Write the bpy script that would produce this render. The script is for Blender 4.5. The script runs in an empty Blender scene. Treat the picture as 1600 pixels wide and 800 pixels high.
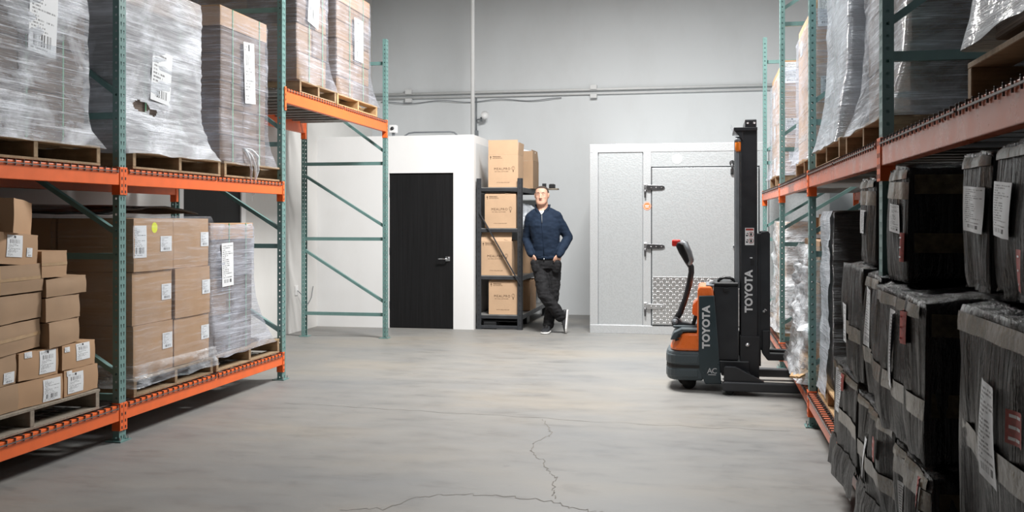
import bpy, bmesh, math, random
from mathutils import Vector, Matrix, noise
random.seed(7)
S = bpy.context.scene
C = S.collection
PI = math.pi

# ------------------------------------------------------------------ camera
YAW = math.atan(303 / 1540)
cam_d = bpy.data.cameras.new('camera')
cam = bpy.data.objects.new('camera', cam_d)
C.objects.link(cam)
cam.location = (0, 0, 1.42)
cam.rotation_euler = (PI / 2, 0, YAW)
cam_d.sensor_width = 36
cam_d.lens = 36 * 1540 / 1600
cam_d.shift_y = -58 / 1600
cam_d.clip_start = 0.05
cam_d.dof.use_dof = True
cam_d.dof.focus_distance = 12.0
cam_d.dof.aperture_fstop = 18.0
S.camera = cam

# ------------------------------------------------------------------ world, lamps, exposure
world = bpy.data.worlds.new('world')
S.world = world
world.use_nodes = True
world.node_tree.nodes['Background'].inputs[0].default_value = (0.85, 0.92, 1.0, 1)
world.node_tree.nodes['Background'].inputs[1].default_value = 0.008

def area(name, loc, size, power, target=None, color=(1, 1, 1), spread=180):
    d = bpy.data.lights.new(name, 'AREA')
    d.shape = 'RECTANGLE'
    d.size, d.size_y = size
    d.energy = power
    d.color = color
    d.spread = math.radians(spread)
    o = bpy.data.objects.new(name, d)
    C.objects.link(o)
    o.location = loc
    if target:
        v = Vector(target) - Vector(loc)
        o.rotation_euler = v.to_track_quat('-Z', 'Y').to_euler()
    return o

area('high_bay_lamp_far', (-1.1, 9.5, 4.9), (1.6, 1.0), 620, None, (1.0, 0.985, 0.96))
area('high_bay_lamp_near', (0.0, 6.0, 4.9), (1.0, 1.0), 88, None, (0.95, 0.98, 1.0))
S.view_settings.view_transform = 'Standard'
S.view_settings.look = 'None'
S.view_settings.gamma = 1
S.view_settings.use_curve_mapping = False
S.view_settings.exposure = 0.0
S.cycles.transparent_max_bounces = 16
S.cycles.max_bounces = 7
S.cycles.diffuse_bounces = 4
S.cycles.sample_clamp_indirect = 6

# ------------------------------------------------------------------ node helper
class NT:
    def __init__(self, name):
        self.m = bpy.data.materials.new(name)
        self.m.use_nodes = True
        self.t = self.m.node_tree
        self.t.nodes.clear()
        self.out = self.n('ShaderNodeOutputMaterial')
    def n(self, typ, **kw):
        nd = self.t.nodes.new(typ)
        for k, v in kw.items():
            setattr(nd, k, v)
        return nd
    def put(self, sock, v):
        if isinstance(v, bpy.types.NodeSocket):
            self.t.links.new(v, sock)
        elif isinstance(v, (tuple, list)):
            if len(v) == 3 and sock.type == 'RGBA':
                v = (*v, 1)
            sock.default_value = v
        else:
            sock.default_value = v
    def math(self, op, a, b=0.0, c=0.0, clamp=False):
        nd = self.n('ShaderNodeMath', operation=op, use_clamp=clamp)
        self.put(nd.inputs[0], a); self.put(nd.inputs[1], b); self.put(nd.inputs[2], c)
        return nd.outputs[0]
    def coord(self, scale=(1, 1, 1), which='Object', rot=(0, 0, 0)):
        tc = self.n('ShaderNodeTexCoord')
        mp = self.n('ShaderNodeMapping')
        mp.inputs['Scale'].default_value = scale
        mp.inputs['Rotation'].default_value = rot
        self.t.links.new(tc.outputs[which], mp.inputs[0])
        return mp.outputs[0]
    def world_coord(self, scale=(1, 1, 1)):
        g = self.n('ShaderNodeNewGeometry')
        mp = self.n('ShaderNodeMapping')
        mp.inputs['Scale'].default_value = scale
        self.t.links.new(g.outputs['Position'], mp.inputs[0])
        return mp.outputs[0]
    def noise(self, vec, scale=5, detail=4, rough=0.55, dist=0.0):
        nd = self.n('ShaderNodeTexNoise')
        self.put(nd.inputs['Vector'], vec)
        nd.inputs['Scale'].default_value = scale
        nd.inputs['Detail'].default_value = detail
        nd.inputs['Roughness'].default_value = rough
        nd.inputs['Distortion'].default_value = dist
        return nd.outputs[0]
    def ramp(self, fac, stops):
        nd = self.n('ShaderNodeValToRGB')
        self.put(nd.inputs[0], fac)
        el = nd.color_ramp.elements
        while len(el) < len(stops):
            el.new(0.5)
        for e, (p, c) in zip(el, stops):
            e.position = p
            e.color = (*c, 1) if len(c) == 3 else c
        return nd.outputs[0]
    def rng(self, v, a, b, c, d):
        nd = self.n('ShaderNodeMapRange')
        self.put(nd.inputs[0], v)
        for i, x in enumerate((a, b, c, d)):
            nd.inputs[i + 1].default_value = x
        return nd.outputs[0]
    def mix(self, f, a, b):
        nd = self.n('ShaderNodeMix', data_type='RGBA')
        self.put(nd.inputs['Factor'], f)
        self.put(nd.inputs[6], a); self.put(nd.inputs[7], b)
        return nd.outputs[2]
    def bump(self, h, strength=0.3, dist=0.01):
        nd = self.n('ShaderNodeBump')
        self.put(nd.inputs['Height'], h)
        nd.inputs['Strength'].default_value = strength
        nd.inputs['Distance'].default_value = dist
        return nd.outputs[0]
    def bsdf(self, color, rough=0.6, metal=0.0, normal=None, spec=0.5, coat=0.0, link=True):
        nd = self.n('ShaderNodeBsdfPrincipled')
        self.put(nd.inputs['Base Color'], color)
        self.put(nd.inputs['Roughness'], rough)
        self.put(nd.inputs['Metallic'], metal)
        nd.inputs['Specular IOR Level'].default_value = spec
        nd.inputs['Coat Weight'].default_value = coat
        if normal is not None:
            self.put(nd.inputs['Normal'], normal)
        if link:
            self.t.links.new(nd.outputs[0], self.out.inputs[0])
        return nd.outputs[0]

M = {}
def flat(name, color, rough=0.6, metal=0.0, var=0.12, scale=9, bump=0.0, spec=0.5, coat=0.0):
    t = NT(name)
    n = t.noise(t.world_coord(), scale, 5)
    lo = tuple(c * (1 - var) for c in color); hi = tuple(min(1, c * (1 + var)) for c in color)
    col = t.ramp(n, [(0.3, lo), (0.7, hi)])
    t.bsdf(col, t.rng(n, 0.3, 0.7, max(0, rough - 0.06), min(1, rough + 0.06)), metal,
           t.bump(n, bump, 0.004) if bump else None, spec, coat)
    M[name] = t.m
    return t.m

# paints, plastics, metals
flat('teal_paint', (0.140, 0.255, 0.242), 0.38, var=0.10)
flat('orange_paint', (0.84, 0.145, 0.028), 0.42, var=0.08)
flat('sheen_orange_paint', (0.62, 0.155, 0.075), 0.30, var=0.10)  # paler, pinkish orange: glossy light reflection painted into the beam color
flat('wire_steel', (0.17, 0.165, 0.16), 0.5, 0.6)
flat('deck_steel', (0.33, 0.33, 0.32), 0.45, 0.5)
flat('zinc', (0.62, 0.63, 0.64), 0.3, 0.9)
flat('chrome', (0.72, 0.73, 0.75), 0.16, 1.0)
flat('hinge_dark', (0.12, 0.12, 0.125), 0.3, 0.8)
flat('black_plastic', (0.014, 0.015, 0.017), 0.42, var=0.2)
flat('black_metal', (0.024, 0.026, 0.030), 0.38, var=0.15, bump=0.05)
flat('charcoal_paint', (0.038, 0.041, 0.046), 0.45)
flat('slate_plastic', (0.062, 0.082, 0.092), 0.45, bump=0.15, scale=160)
flat('slate_panel', (0.030, 0.048, 0.056), 0.32, var=0.08)
flat('truck_orange', (0.95, 0.20, 0.042), 0.28, var=0.05, coat=0.3)
flat('amber', (0.80, 0.20, 0.015), 0.2, var=0.1)
flat('red_plastic', (0.72, 0.035, 0.025), 0.35)
flat('gray_plastic', (0.17, 0.185, 0.20), 0.4)
flat('silver_print', (0.66, 0.67, 0.68), 0.4, var=0.03)
flat('black_print', (0.012, 0.011, 0.010), 0.7)
flat('brown_print', (0.095, 0.055, 0.03), 0.7)
flat('white_paint', (0.80, 0.80, 0.80), 0.5, var=0.02)
flat('white_paper', (0.78, 0.79, 0.80), 0.6, var=0.03)
flat('yellow_sticker', (0.80, 0.86, 0.06), 0.5, var=0.03)
flat('orange_sticker', (0.80, 0.20, 0.07), 0.5, var=0.05)
flat('red_print', (0.36, 0.05, 0.04), 0.5, var=0.3, scale=90)
flat('strap_green', (0.16, 0.42, 0.25), 0.35)
flat('kraft', (0.44, 0.272, 0.155), 0.75, var=0.06, scale=5)
flat('kraft_light', (0.54, 0.362, 0.228), 0.75, var=0.05, scale=6)
flat('kraft_tan', (0.36, 0.235, 0.142), 0.75, var=0.07, scale=6)
flat('kraft_dark', (0.30, 0.185, 0.105), 0.75, var=0.08, scale=6)
flat('packing_tape', (0.42, 0.28, 0.155), 0.22, var=0.12, scale=20)
flat('bale_tape', (0.080, 0.062, 0.038), 0.20, var=0.45, scale=26, bump=0.9)
flat('black_shelf', (0.030, 0.033, 0.038), 0.5, var=0.15)
flat('rubber', (0.012, 0.012, 0.012), 0.7)
flat('caulk', (0.05, 0.055, 0.06), 0.6)
flat('pipe_paint', (0.62, 0.63, 0.63), 0.45, var=0.04)
flat('crack_dark', (0.20, 0.185, 0.165), 0.9)
flat('skin', (0.58, 0.33, 0.235), 0.5, var=0.08, scale=40)
flat('hair', (0.045, 0.030, 0.022), 0.75, var=0.3, scale=120)
flat('lip', (0.42, 0.17, 0.13), 0.5)
flat('eye_white', (0.7, 0.68, 0.66), 0.3)
flat('eye_dark', (0.03, 0.02, 0.015), 0.3)
flat('shoe_black', (0.020, 0.021, 0.024), 0.55, bump=0.2, scale=150)
flat('shoe_sole', (0.75, 0.75, 0.74), 0.6)
flat('tee_white', (0.82, 0.82, 0.82), 0.8)

def mat_concrete():
    t = NT('concrete')
    w = t.world_coord()
    big = t.noise(t.world_coord((0.45, 0.9, 1)), 1.0, 5, 0.6)
    mid = t.noise(t.world_coord((1, 2.2, 1)), 2.6, 8, 0.68)
    fine = t.noise(w, 55, 4, 0.6)
    c1 = t.ramp(big, [(0.30, (0.186, 0.189, 0.190)), (0.52, (0.230, 0.223, 0.210)), (0.72, (0.265, 0.240, 0.205))])
    c2 = t.ramp(mid, [(0.28, (0.74, 0.74, 0.75)), (0.45, (0.94, 0.94, 0.94)), (0.62, (1.0, 1.0, 1.0)), (0.8, (1.1, 1.1, 1.1))])
    mm = t.n('ShaderNodeMix', data_type='RGBA', blend_type='MULTIPLY')
    mm.inputs[0].default_value = 1
    t.put(mm.inputs[6], c1); t.put(mm.inputs[7], c2)
    spots = t.noise(w, 7.5, 3, 0.5)
    sp = t.rng(spots, 0.70, 0.74, 0, 0.5)
    col = t.mix(sp, mm.outputs[2], (0.15, 0.147, 0.143))
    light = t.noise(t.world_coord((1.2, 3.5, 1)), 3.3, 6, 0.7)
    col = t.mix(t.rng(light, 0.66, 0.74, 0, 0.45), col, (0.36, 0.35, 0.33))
    t.bsdf(col, t.rng(mid, 0.3, 0.7, 0.42, 0.62), 0, t.bump(t.math('ADD', mid, t.math('MULTIPLY', fine, 0.4)), 0.08, 0.01), 0.45)
    return t.m
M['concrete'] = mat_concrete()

def mat_wall(name, base, dirt, amt=0.5):
    t = NT(name)
    n = t.noise(t.world_coord((1, 1, 0.5)), 1.3, 7, 0.65)
    f = t.noise(t.world_coord(), 30, 4)
    col = t.mix(t.rng(n, 0.45, 0.85, 0, amt), base, dirt)
    t.bsdf(col, 0.62, 0, t.bump(f, 0.08, 0.004), 0.3)
    M[name] = t.m
mat_wall('wall_gray_white', (0.64, 0.665, 0.68), (0.50, 0.51, 0.51), 0.45)
mat_wall('wall_white', (0.80, 0.80, 0.80), (0.70, 0.69, 0.67), 0.5)
mat_wall('wall_left_white', (0.66, 0.655, 0.64), (0.52, 0.51, 0.49), 0.5)
mat_wall('ceiling_dimmed', (0.20, 0.20, 0.20), (0.16, 0.16, 0.16), 0.5)  # dark gray, unlit look put into the unseen ceiling to cut bounced light

def mat_door():
    t = NT('door_black')
    n = t.noise(t.world_coord((60, 60, 1.2)), 1.0, 5, 0.6)
    col = t.ramp(n, [(0.3, (0.0045, 0.0045, 0.005)), (0.75, (0.012, 0.012, 0.013))])
    t.bsdf(col, 0.55, 0, t.bump(n, 0.15, 0.003), 0.25)
    M['door_black'] = t.m
mat_door()

def mat_galv(name, base, scale, kind):
    t = NT(name)
    w = t.world_coord()
    if kind == 'emboss':
        v = t.n('ShaderNodeTexVoronoi'); v.feature = 'F1'
        t.put(v.inputs['Vector'], w); v.inputs['Scale'].default_value = scale
        h = v.outputs['Distance']
        n = t.noise(w, 60, 4)
        col = t.ramp(t.math('ADD', t.math('MULTIPLY', h, 0.7), t.math('MULTIPLY', n, 0.5)), [(0.25, tuple(c * 0.93 for c in base)), (0.75, tuple(min(1, c * 1.05) for c in base))])
        t.bsdf(col, 0.36, 0.55, t.bump(h, 0.22, 0.004), 0.5)
    elif kind == 'diamond':
        # raised lugs, turned this way and that in a chequer of cells
        sx = t.n('ShaderNodeSeparateXYZ'); t.t.links.new(w, sx.inputs[0])
        u = t.math('MULTIPLY', sx.outputs[0], 26.0); v = t.math('MULTIPLY', sx.outputs[2], 26.0)
        par = t.math('FLOORED_MODULO', t.math('ADD', t.math('FLOOR', u), t.math('FLOOR', v)), 2.0)
        sg = t.math('SUBTRACT', t.math('MULTIPLY', par, 2.0), 1.0)
        fa = t.math('SUBTRACT', t.math('FRACT', u), 0.5); fb = t.math('MULTIPLY', t.math('SUBTRACT', t.math('FRACT', v), 0.5), sg)
        p = t.math('MULTIPLY', t.math('ADD', fa, fb), 0.7071); q = t.math('MULTIPLY', t.math('SUBTRACT', fa, fb), 0.7071)
        d = t.math('ADD', t.math('POWER', t.math('MULTIPLY', p, 1.9), 2.0), t.math('POWER', t.math('MULTIPLY', q, 5.5), 2.0))
        h = t.rng(d, 0.35, 1.0, 1, 0)
        t.bsdf(t.mix(h, tuple(c * 0.75 for c in base), base), 0.28, 0.85, t.bump(h, 0.6, 0.006), 0.5)
    M[name] = t.m
mat_galv('galv_panel', (0.585, 0.615, 0.63), 48, 'emboss')
mat_galv('galv_trim', (0.64, 0.665, 0.68), 75, 'emboss')
mat_galv('diamond_plate', (0.78, 0.79, 0.80), 10, 'diamond')

def mat_fluted(name, lo, hi, freq=150):
    """edges of stacked flat cartons: fine horizontal courses"""
    t = NT(name)
    sep = t.n('ShaderNodeSeparateXYZ'); t.t.links.new(t.world_coord(), sep.inputs[0])
    big = t.noise(t.world_coord((0.6, 0.6, 30)), 1.0, 4, 0.7)
    fine = t.noise(t.world_coord((2, 2, 170)), 1.0, 3, 0.6)
    patch = t.noise(t.world_coord((1.5, 1.5, 3)), 1.3, 3)
    v = t.math('ADD', t.math('MULTIPLY', big, 0.5), t.math('MULTIPLY', fine, 0.5))
    col = t.ramp(v, [(0.30, lo), (0.5, tuple((a + b) / 2 for a, b in zip(lo, hi))), (0.66, hi)])
    col = t.mix(t.rng(patch, 0.4, 0.7, 0, 0.35), col, tuple(h * 0.55 for h in hi))
    t.bsdf(col, 0.85, 0, t.bump(fine, 0.6, 0.006), 0.2)
    M[name] = t.m
mat_fluted('flute_brown', (0.085, 0.060, 0.044), (0.25, 0.172, 0.122))
mat_fluted('flute_gray', (0.085, 0.068, 0.056), (0.22, 0.172, 0.142))
mat_fluted('flute_tan', (0.17, 0.108, 0.064), (0.36, 0.235, 0.145))

def mat_wood(name, lo, hi):
    t = NT(name)
    n = t.noise(t.coord((4, 4, 4)), 2.0, 6, 0.65, 1.0)
    g = t.noise(t.coord((3, 60, 60)), 1.0, 4, 0.6)
    v = t.math('ADD', t.math('MULTIPLY', n, 0.6), t.math('MULTIPLY', g, 0.4))
    col = t.ramp(v, [(0.33, lo), (0.68, hi)])
    t.bsdf(col, 0.8, 0, t.bump(g, 0.25, 0.004), 0.2)
    M[name] = t.m
mat_wood('pallet_wood', (0.20, 0.14, 0.085), (0.44, 0.32, 0.20))
mat_wood('pallet_gray', (0.17, 0.145, 0.115), (0.36, 0.31, 0.25))
mat_wood('pallet_new', (0.36, 0.22, 0.105), (0.62, 0.42, 0.23))

def mat_film(name, haze, patch_a, line_a, fine=1.0, white=(0.74, 0.79, 0.88), rough=0.16, tilt=0.10, bump=0.8, zs=1.0):
    """clear stretch wrap: thin haze, cloudy overlaps, crisp drawn-out pleats"""
    t = NT(name)
    la = t.noise(t.coord((1.3, 1.3, 34 * fine * zs), rot=(tilt, tilt * .6, 0)), 1.0, 6, 0.72, 0.25)
    lb = t.noise(t.coord((2.0, 2.0, 95 * fine * zs), rot=(-tilt * 1.2, tilt * .5, 0)), 1.0, 4, 0.7, 0.15)
    lc = t.noise(t.coord((1.6, 1.6, 60 * fine * zs), rot=(tilt * 2.6, -tilt * 2.2, 0)), 1.0, 3, 0.6, 0.1)
    l1 = t.rng(la, 0.50, 0.62, 0, 1); l2 = t.rng(lb, 0.56, 0.66, 0, 1); l3 = t.rng(lc, 0.60, 0.68, 0, 1)
    lines = t.math('MAXIMUM', t.math('MULTIPLY', l1, 0.55), t.math('MAXIMUM', t.math('MULTIPLY', l2, 0.9), l3))
    patch = t.rng(t.noise(t.coord((1, 1, 1.6), rot=(tilt * 3, 0, 0)), 2.1, 5, 0.6, 0.6), 0.44, 0.66, 0, 1)
    fac = t.math('ADD', haze, t.math('ADD', t.math('MULTIPLY', patch, patch_a), t.math('MULTIPLY', lines, line_a)))
    fac = t.math('MINIMUM', fac, 0.97)
    h = t.math('ADD', t.math('MULTIPLY', la, 0.6), t.math('ADD', t.math('MULTIPLY', lb, 0.25), t.math('MULTIPLY', patch, 0.35)))
    b = t.bsdf(white, rough, 0, t.bump(h, bump, 0.03), 0.9, link=False)
    tr = t.n('ShaderNodeBsdfTransparent')
    tr.inputs[0].default_value = (0.96, 0.97, 0.98, 1)
    mx = t.n('ShaderNodeMixShader')
    t.put(mx.inputs[0], fac)
    t.t.links.new(tr.outputs[0], mx.inputs[1]); t.t.links.new(b, mx.inputs[2])
    t.t.links.new(mx.outputs[0], t.out.inputs[0])
    M[name] = t.m
mat_film('film_heavy', 0.22, 0.60, 0.55, white=(0.84, 0.88, 0.95), rough=0.13)
mat_film('film_hazy', 0.44, 0.44, 0.35, white=(0.84, 0.88, 0.95), rough=0.14)
mat_film('film_medium', 0.26, 0.24, 0.35, white=(0.70, 0.74, 0.86))
mat_film('film_light', 0.15, 0.18, 0.30, white=(0.72, 0.74, 0.84))
mat_film('film_white', 0.62, 0.30, 0.20, 0.6, white=(0.70, 0.75, 0.82), tilt=0.5)
mat_film('film_bunched', 0.25, 0.75, 0.55, 0.22, white=(0.80, 0.83, 0.87), rough=0.10, tilt=0.8, bump=1.0)
mat_film('film_crumple', 0.06, 0.45, 0.35, 0.2, white=(0.80, 0.83, 0.87), rough=0.10, tilt=0.8, bump=1.0)
mat_film('film_clear', 0.03, 0.10, 0.16, 0.6)

def mat_black_film(name, rough, sx, sz, strength, base=(0.010, 0.010, 0.011), hi=(0.040, 0.038, 0.036), spec=0.6):
    t = NT(name)
    n = t.noise(t.coord((sx, sx, sz)), 1.0, 6, 0.65, 0.8)
    n2 = t.noise(t.coord((sx * 2.7, sx * 2.7, sz * 2.2)), 1.0, 4, 0.6)
    v = t.math('ADD', t.math('MULTIPLY', n, 0.7), t.math('MULTIPLY', n2, 0.3))
    dusty = t.noise(t.coord((2, 2, 1.2)), 1.6, 4)
    col = t.mix(t.rng(dusty, 0.35, 0.7, 0, 1), base, hi)
    t.bsdf(col, t.rng(dusty, 0.3, 0.7, rough, rough + 0.16), 0, t.bump(v, strength, 0.05), spec)
    M[name] = t.m
mat_black_film('bale_film', 0.14, 16, 2.0, 1.0, (0.0045, 0.0045, 0.0045), (0.0115, 0.0108, 0.010), 0.34)
mat_black_film('black_wrap', 0.10, 2.5, 60, 1.0, (0.010, 0.010, 0.012), (0.024, 0.024, 0.026))

def mat_knit():
    t = NT('navy_knit')
    sep = t.n('ShaderNodeSeparateXYZ'); t.t.links.new(t.coord(), sep.inputs[0])
    rib = t.math('SINE', t.math('MULTIPLY', sep.outputs[0], 900))
    n = t.noise(t.coord(), 14, 5)
    col = t.ramp(n, [(0.3, (0.0075, 0.0150, 0.031)), (0.7, (0.0135, 0.0245, 0.047))])
    t.bsdf(col, 0.85, 0, t.bump(t.math('ADD', n, t.math('MULTIPLY', rib, 0.06)), 0.35, 0.01), 0.2)
    M['navy_knit'] = t.m
    t = NT('black_denim')
    n = t.noise(t.coord((1, 1, 1)), 22, 6)
    f = t.noise(t.coord((6, 6, 26)), 1.3, 4, 0.6)
    col = t.ramp(n, [(0.3, (0.009, 0.009, 0.010)), (0.7, (0.022, 0.022, 0.024))])
    t.bsdf(col, 0.85, 0, t.bump(t.math('ADD', n, f), 0.5, 0.012), 0.2)
    M['black_denim'] = t.m
mat_knit()

def mat_label(name, rows, bar0, bar1, seed, margin=0.08, logo=False):
    """printed shipping label: text rows plus a bar code, from the label's own UV"""
    t = NT(name)
    tc = t.n('ShaderNodeTexCoord')
    sp = t.n('ShaderNodeSeparateXYZ'); t.t.links.new(tc.outputs['UV'], sp.inputs[0])
    u, v = sp.outputs[0], sp.outputs[1]
    def inside(x, a, b):
        return t.math('MULTIPLY', t.math('GREATER_THAN', x, a), t.math('LESS_THAN', x, b))
    fr = t.math('FRACT', t.math('MULTIPLY', v, rows))
    row = t.math('FLOOR', t.math('MULTIPLY', v, rows))
    wn = t.n('ShaderNodeTexWhiteNoise'); wn.noise_dimensions = '2D'
    cx = t.n('ShaderNodeCombineXYZ')
    t.put(cx.inputs[0], t.math('FLOOR', t.math('MULTIPLY', u, 64))); t.put(cx.inputs[1], t.math('ADD', row, seed))
    t.t.links.new(cx.outputs[0], wn.inputs[0])
    wl = t.n('ShaderNodeTexWhiteNoise'); wl.noise_dimensions = '1D'
    t.put(wl.inputs['W'], t.math('ADD', row, seed * 3.7))
    textm = t.math('MULTIPLY', inside(fr, 0.25, 0.75), t.math('GREATER_THAN', wn.outputs[0], 0.35))
    textm = t.math('MULTIPLY', textm, inside(u, margin, 0.95))
    textm = t.math('MULTIPLY', textm, t.math('LESS_THAN', u, t.math('ADD', t.math('MULTIPLY', wl.outputs[0], 0.7), 0.25)))
    textm = t.math('MULTIPLY', textm, inside(v, 0.05, 0.95))
    notbar = t.math('SUBTRACT', 1.0, inside(v, bar0 - 0.03, bar1 + 0.03))
    textm = t.math('MULTIPLY', textm, notbar)
    wb = t.n('ShaderNodeTexWhiteNoise'); wb.noise_dimensions = '1D'
    t.put(wb.inputs['W'], t.math('ADD', t.math('FLOOR', t.math('MULTIPLY', u, 60)), seed))
    barm = t.math('MULTIPLY', t.math('MULTIPLY', inside(v, bar0, bar1), inside(u, 0.15, 0.82)), t.math('GREATER_THAN', wb.outputs[0], 0.45))
    msk = t.math('MINIMUM', t.math('ADD', t.math('MULTIPLY', textm, 0.75), barm), 1.0)
    if logo:
        sq = t.math('MULTIPLY', inside(u, 0.44, 0.56), inside(v, 0.86, 0.97))
        msk = t.math('MAXIMUM', msk, sq)
    t.bsdf(t.mix(msk, (0.76, 0.78, 0.80), (0.05, 0.05, 0.055)), 0.5, 0, None, 0.4)
    M[name] = t.m
mat_label('label_a', 18, 0.12, 0.32, 3.0)
mat_label('label_b', 14, 0.08, 0.24, 11.0)
mat_label('label_c', 20, 0.62, 0.80, 23.0, logo=True)
mat_label('label_d', 22, 0.08, 0.16, 31.0)
LAB = ['label_a', 'label_b', 'label_c', 'label_d']

# ------------------------------------------------------------------ mesh helpers
class MB:
    def __init__(self):
        self.v = []; self.f = []; self.uv = None
    def add(self, vs, fs):
        o = len(self.v)
        self.v += [tuple(p) for p in vs]
        self.f += [tuple(i + o for i in f) for f in fs]
        return self
    def box(self, x0, x1, y0, y1, z0, z1, mtx=None):
        vs = [Vector((x, y, z)) for x in (x0, x1) for y in (y0, y1) for z in (z0, z1)]
        if mtx is not None:
            vs = [mtx @ p for p in vs]
        return self.add(vs, [(0, 1, 3, 2), (4, 6, 7, 5), (0, 4, 5, 1), (2, 3, 7, 6), (0, 2, 6, 4), (1, 5, 7, 3)])
    def bar(self, p, q, w, h, up=(0, 0, 1)):
        p, q = Vector(p), Vector(q)
        d = (q - p).normalized()
        s = d.cross(Vector(up))
        if s.length < 1e-4:
            s = d.cross(Vector((1, 0, 0)))
        s.normalize(); u = s.cross(d).normalized()
        vs = []
        for e in (p, q):
            for a, b in ((-1, -1), (1, -1), (1, 1), (-1, 1)):
                vs.append(e + s * a * w / 2 + u * b * h / 2)
        return self.add(vs, [(3, 2, 1, 0), (4, 5, 6, 7), (0, 1, 5, 4), (1, 2, 6, 5), (2, 3, 7, 6), (3, 0, 4, 7)])
    def tube(self, pts, r, n=8, cap=True):
        pts = [Vector(p) for p in pts]
        k = len(pts)
        rs = r if isinstance(r, (list, tuple)) else [r] * k
        vs = []; ref = None
        for i, p in enumerate(pts):
            d = (pts[min(i + 1, k - 1)] - pts[max(i - 1, 0)]).normalized()
            if ref is None:
                ref = d.orthogonal().normalized()
            a = (ref - d * ref.dot(d)).normalized(); ref = a
            b = d.cross(a)
            for j in range(n):
                t = 2 * PI * j / n
                vs.append(p + (a * math.cos(t) + b * math.sin(t)) * rs[i])
        fs = []
        for i in range(k - 1):
            for j in range(n):
                j2 = (j + 1) % n
                fs.append((i * n + j, i * n + j2, (i + 1) * n + j2, (i + 1) * n + j))
        if cap:
            fs.append(tuple(range(n - 1, -1, -1))); fs.append(tuple((k - 1) * n + j for j in range(n)))
        return self.add(vs, fs)
    def prism(self, poly, a, b, axis='y'):
        """poly: 2D points; axis y -> (x,z) extruded along y, axis x -> (y,z), axis z -> (x,y)"""
        def mk(p, t):
            return {'y': (p[0], t, p[1]), 'x': (t, p[0], p[1]), 'z': (p[0], p[1], t)}[axis]
        n = len(poly)
        vs = [mk(p, a) for p in poly] + [mk(p, b) for p in poly]
        fs = [tuple(range(n)), tuple(range(2 * n - 1, n - 1, -1))]
        fs += [(i, n + i, n + (i + 1) % n, (i + 1) % n) for i in range(n)]
        return self.add(vs, fs)
    def lathe(self, prof, n=20, c=(0, 0, 0), axis='z'):
        vs = []
        for r, h in prof:
            for j in range(n):
                t = 2 * PI * j / n
                x, y = r * math.cos(t), r * math.sin(t)
                p = {'z': (x, y, h), 'y': (x, h, y), 'x': (h, x, y)}[axis]
                vs.append((p[0] + c[0], p[1] + c[1], p[2] + c[2]))
        fs = []
        k = len(prof)
        for i in range(k - 1):
            for j in range(n):
                j2 = (j + 1) % n
                fs.append((i * n + j, i * n + j2, (i + 1) * n + j2, (i + 1) * n + j))
        fs.append(tuple(range(n - 1, -1, -1))); fs.append(tuple((k - 1) * n + j for j in range(n)))
        return self.add(vs, fs)
    def build(self, name, mat, parent=None, smooth=False, bevel=0.0, loc=None, fix=True, seg=2):
        me = bpy.data.meshes.new(name)
        me.from_pydata(self.v, [], self.f)
        me.validate()
        if fix:
            bm = bmesh.new(); bm.from_mesh(me)
            bmesh.ops.recalc_face_normals(bm, faces=bm.faces)
            bm.to_mesh(me); bm.free()
        if isinstance(mat, str):
            mat = M[mat]
        me.materials.append(mat)
        if smooth:
            me.polygons.foreach_set('use_smooth', [True] * len(me.polygons))
        return link(name, me, parent, loc, bevel, seg)

def link(name, me, parent=None, loc=None, bevel=0.0, seg=2):
    o = bpy.data.objects.new(name, me)
    C.objects.link(o)
    if parent:
        o.parent = parent
    if loc is not None:
        o.location = loc
    if bevel:
        md = o.modifiers.new('bevel', 'BEVEL'); md.width = bevel; md.segments = seg; md.limit_method = 'ANGLE'
    return o

def tag(o, label, cat, group=None):
    o['label'] = label; o['category'] = cat
    if group:
        o['group'] = group
    return o
def thing(name, label, cat, loc=(0, 0, 0), rz=0.0, group=None):
    o = bpy.data.objects.new(name, None)
    o.empty_display_size = 0.1
    C.objects.link(o)
    o.location = loc; o.rotation_euler = (0, 0, rz)
    return tag(o, label, cat, group)
def structure(o):
    o['kind'] = 'structure'
    return o
def stuff(o):
    o['kind'] = 'stuff'
    return o

_cache = {}
def pbox(name, parent, c, size, mat, rot=None, bev=0.0, label=None):
    """a box part; alike boxes share their mesh"""
    key = (tuple(round(s, 4) for s in size), mat, bev)
    me = _cache.get(key)
    if me is None:
        bm = bmesh.new()
        bmesh.ops.create_cube(bm, size=1)
        bmesh.ops.scale(bm, vec=size, verts=bm.verts)
        if bev:
            bmesh.ops.bevel(bm, geom=list(bm.edges), offset=bev, segments=1, affect='EDGES')
        me = bpy.data.meshes.new(name); bm.to_mesh(me); bm.free()
        me.materials.append(M[mat]); _cache[key] = me
    o = link(name, me, parent, c)
    if rot:
        o.rotation_euler = rot
    if label:
        o['label'] = label
    return o

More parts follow.
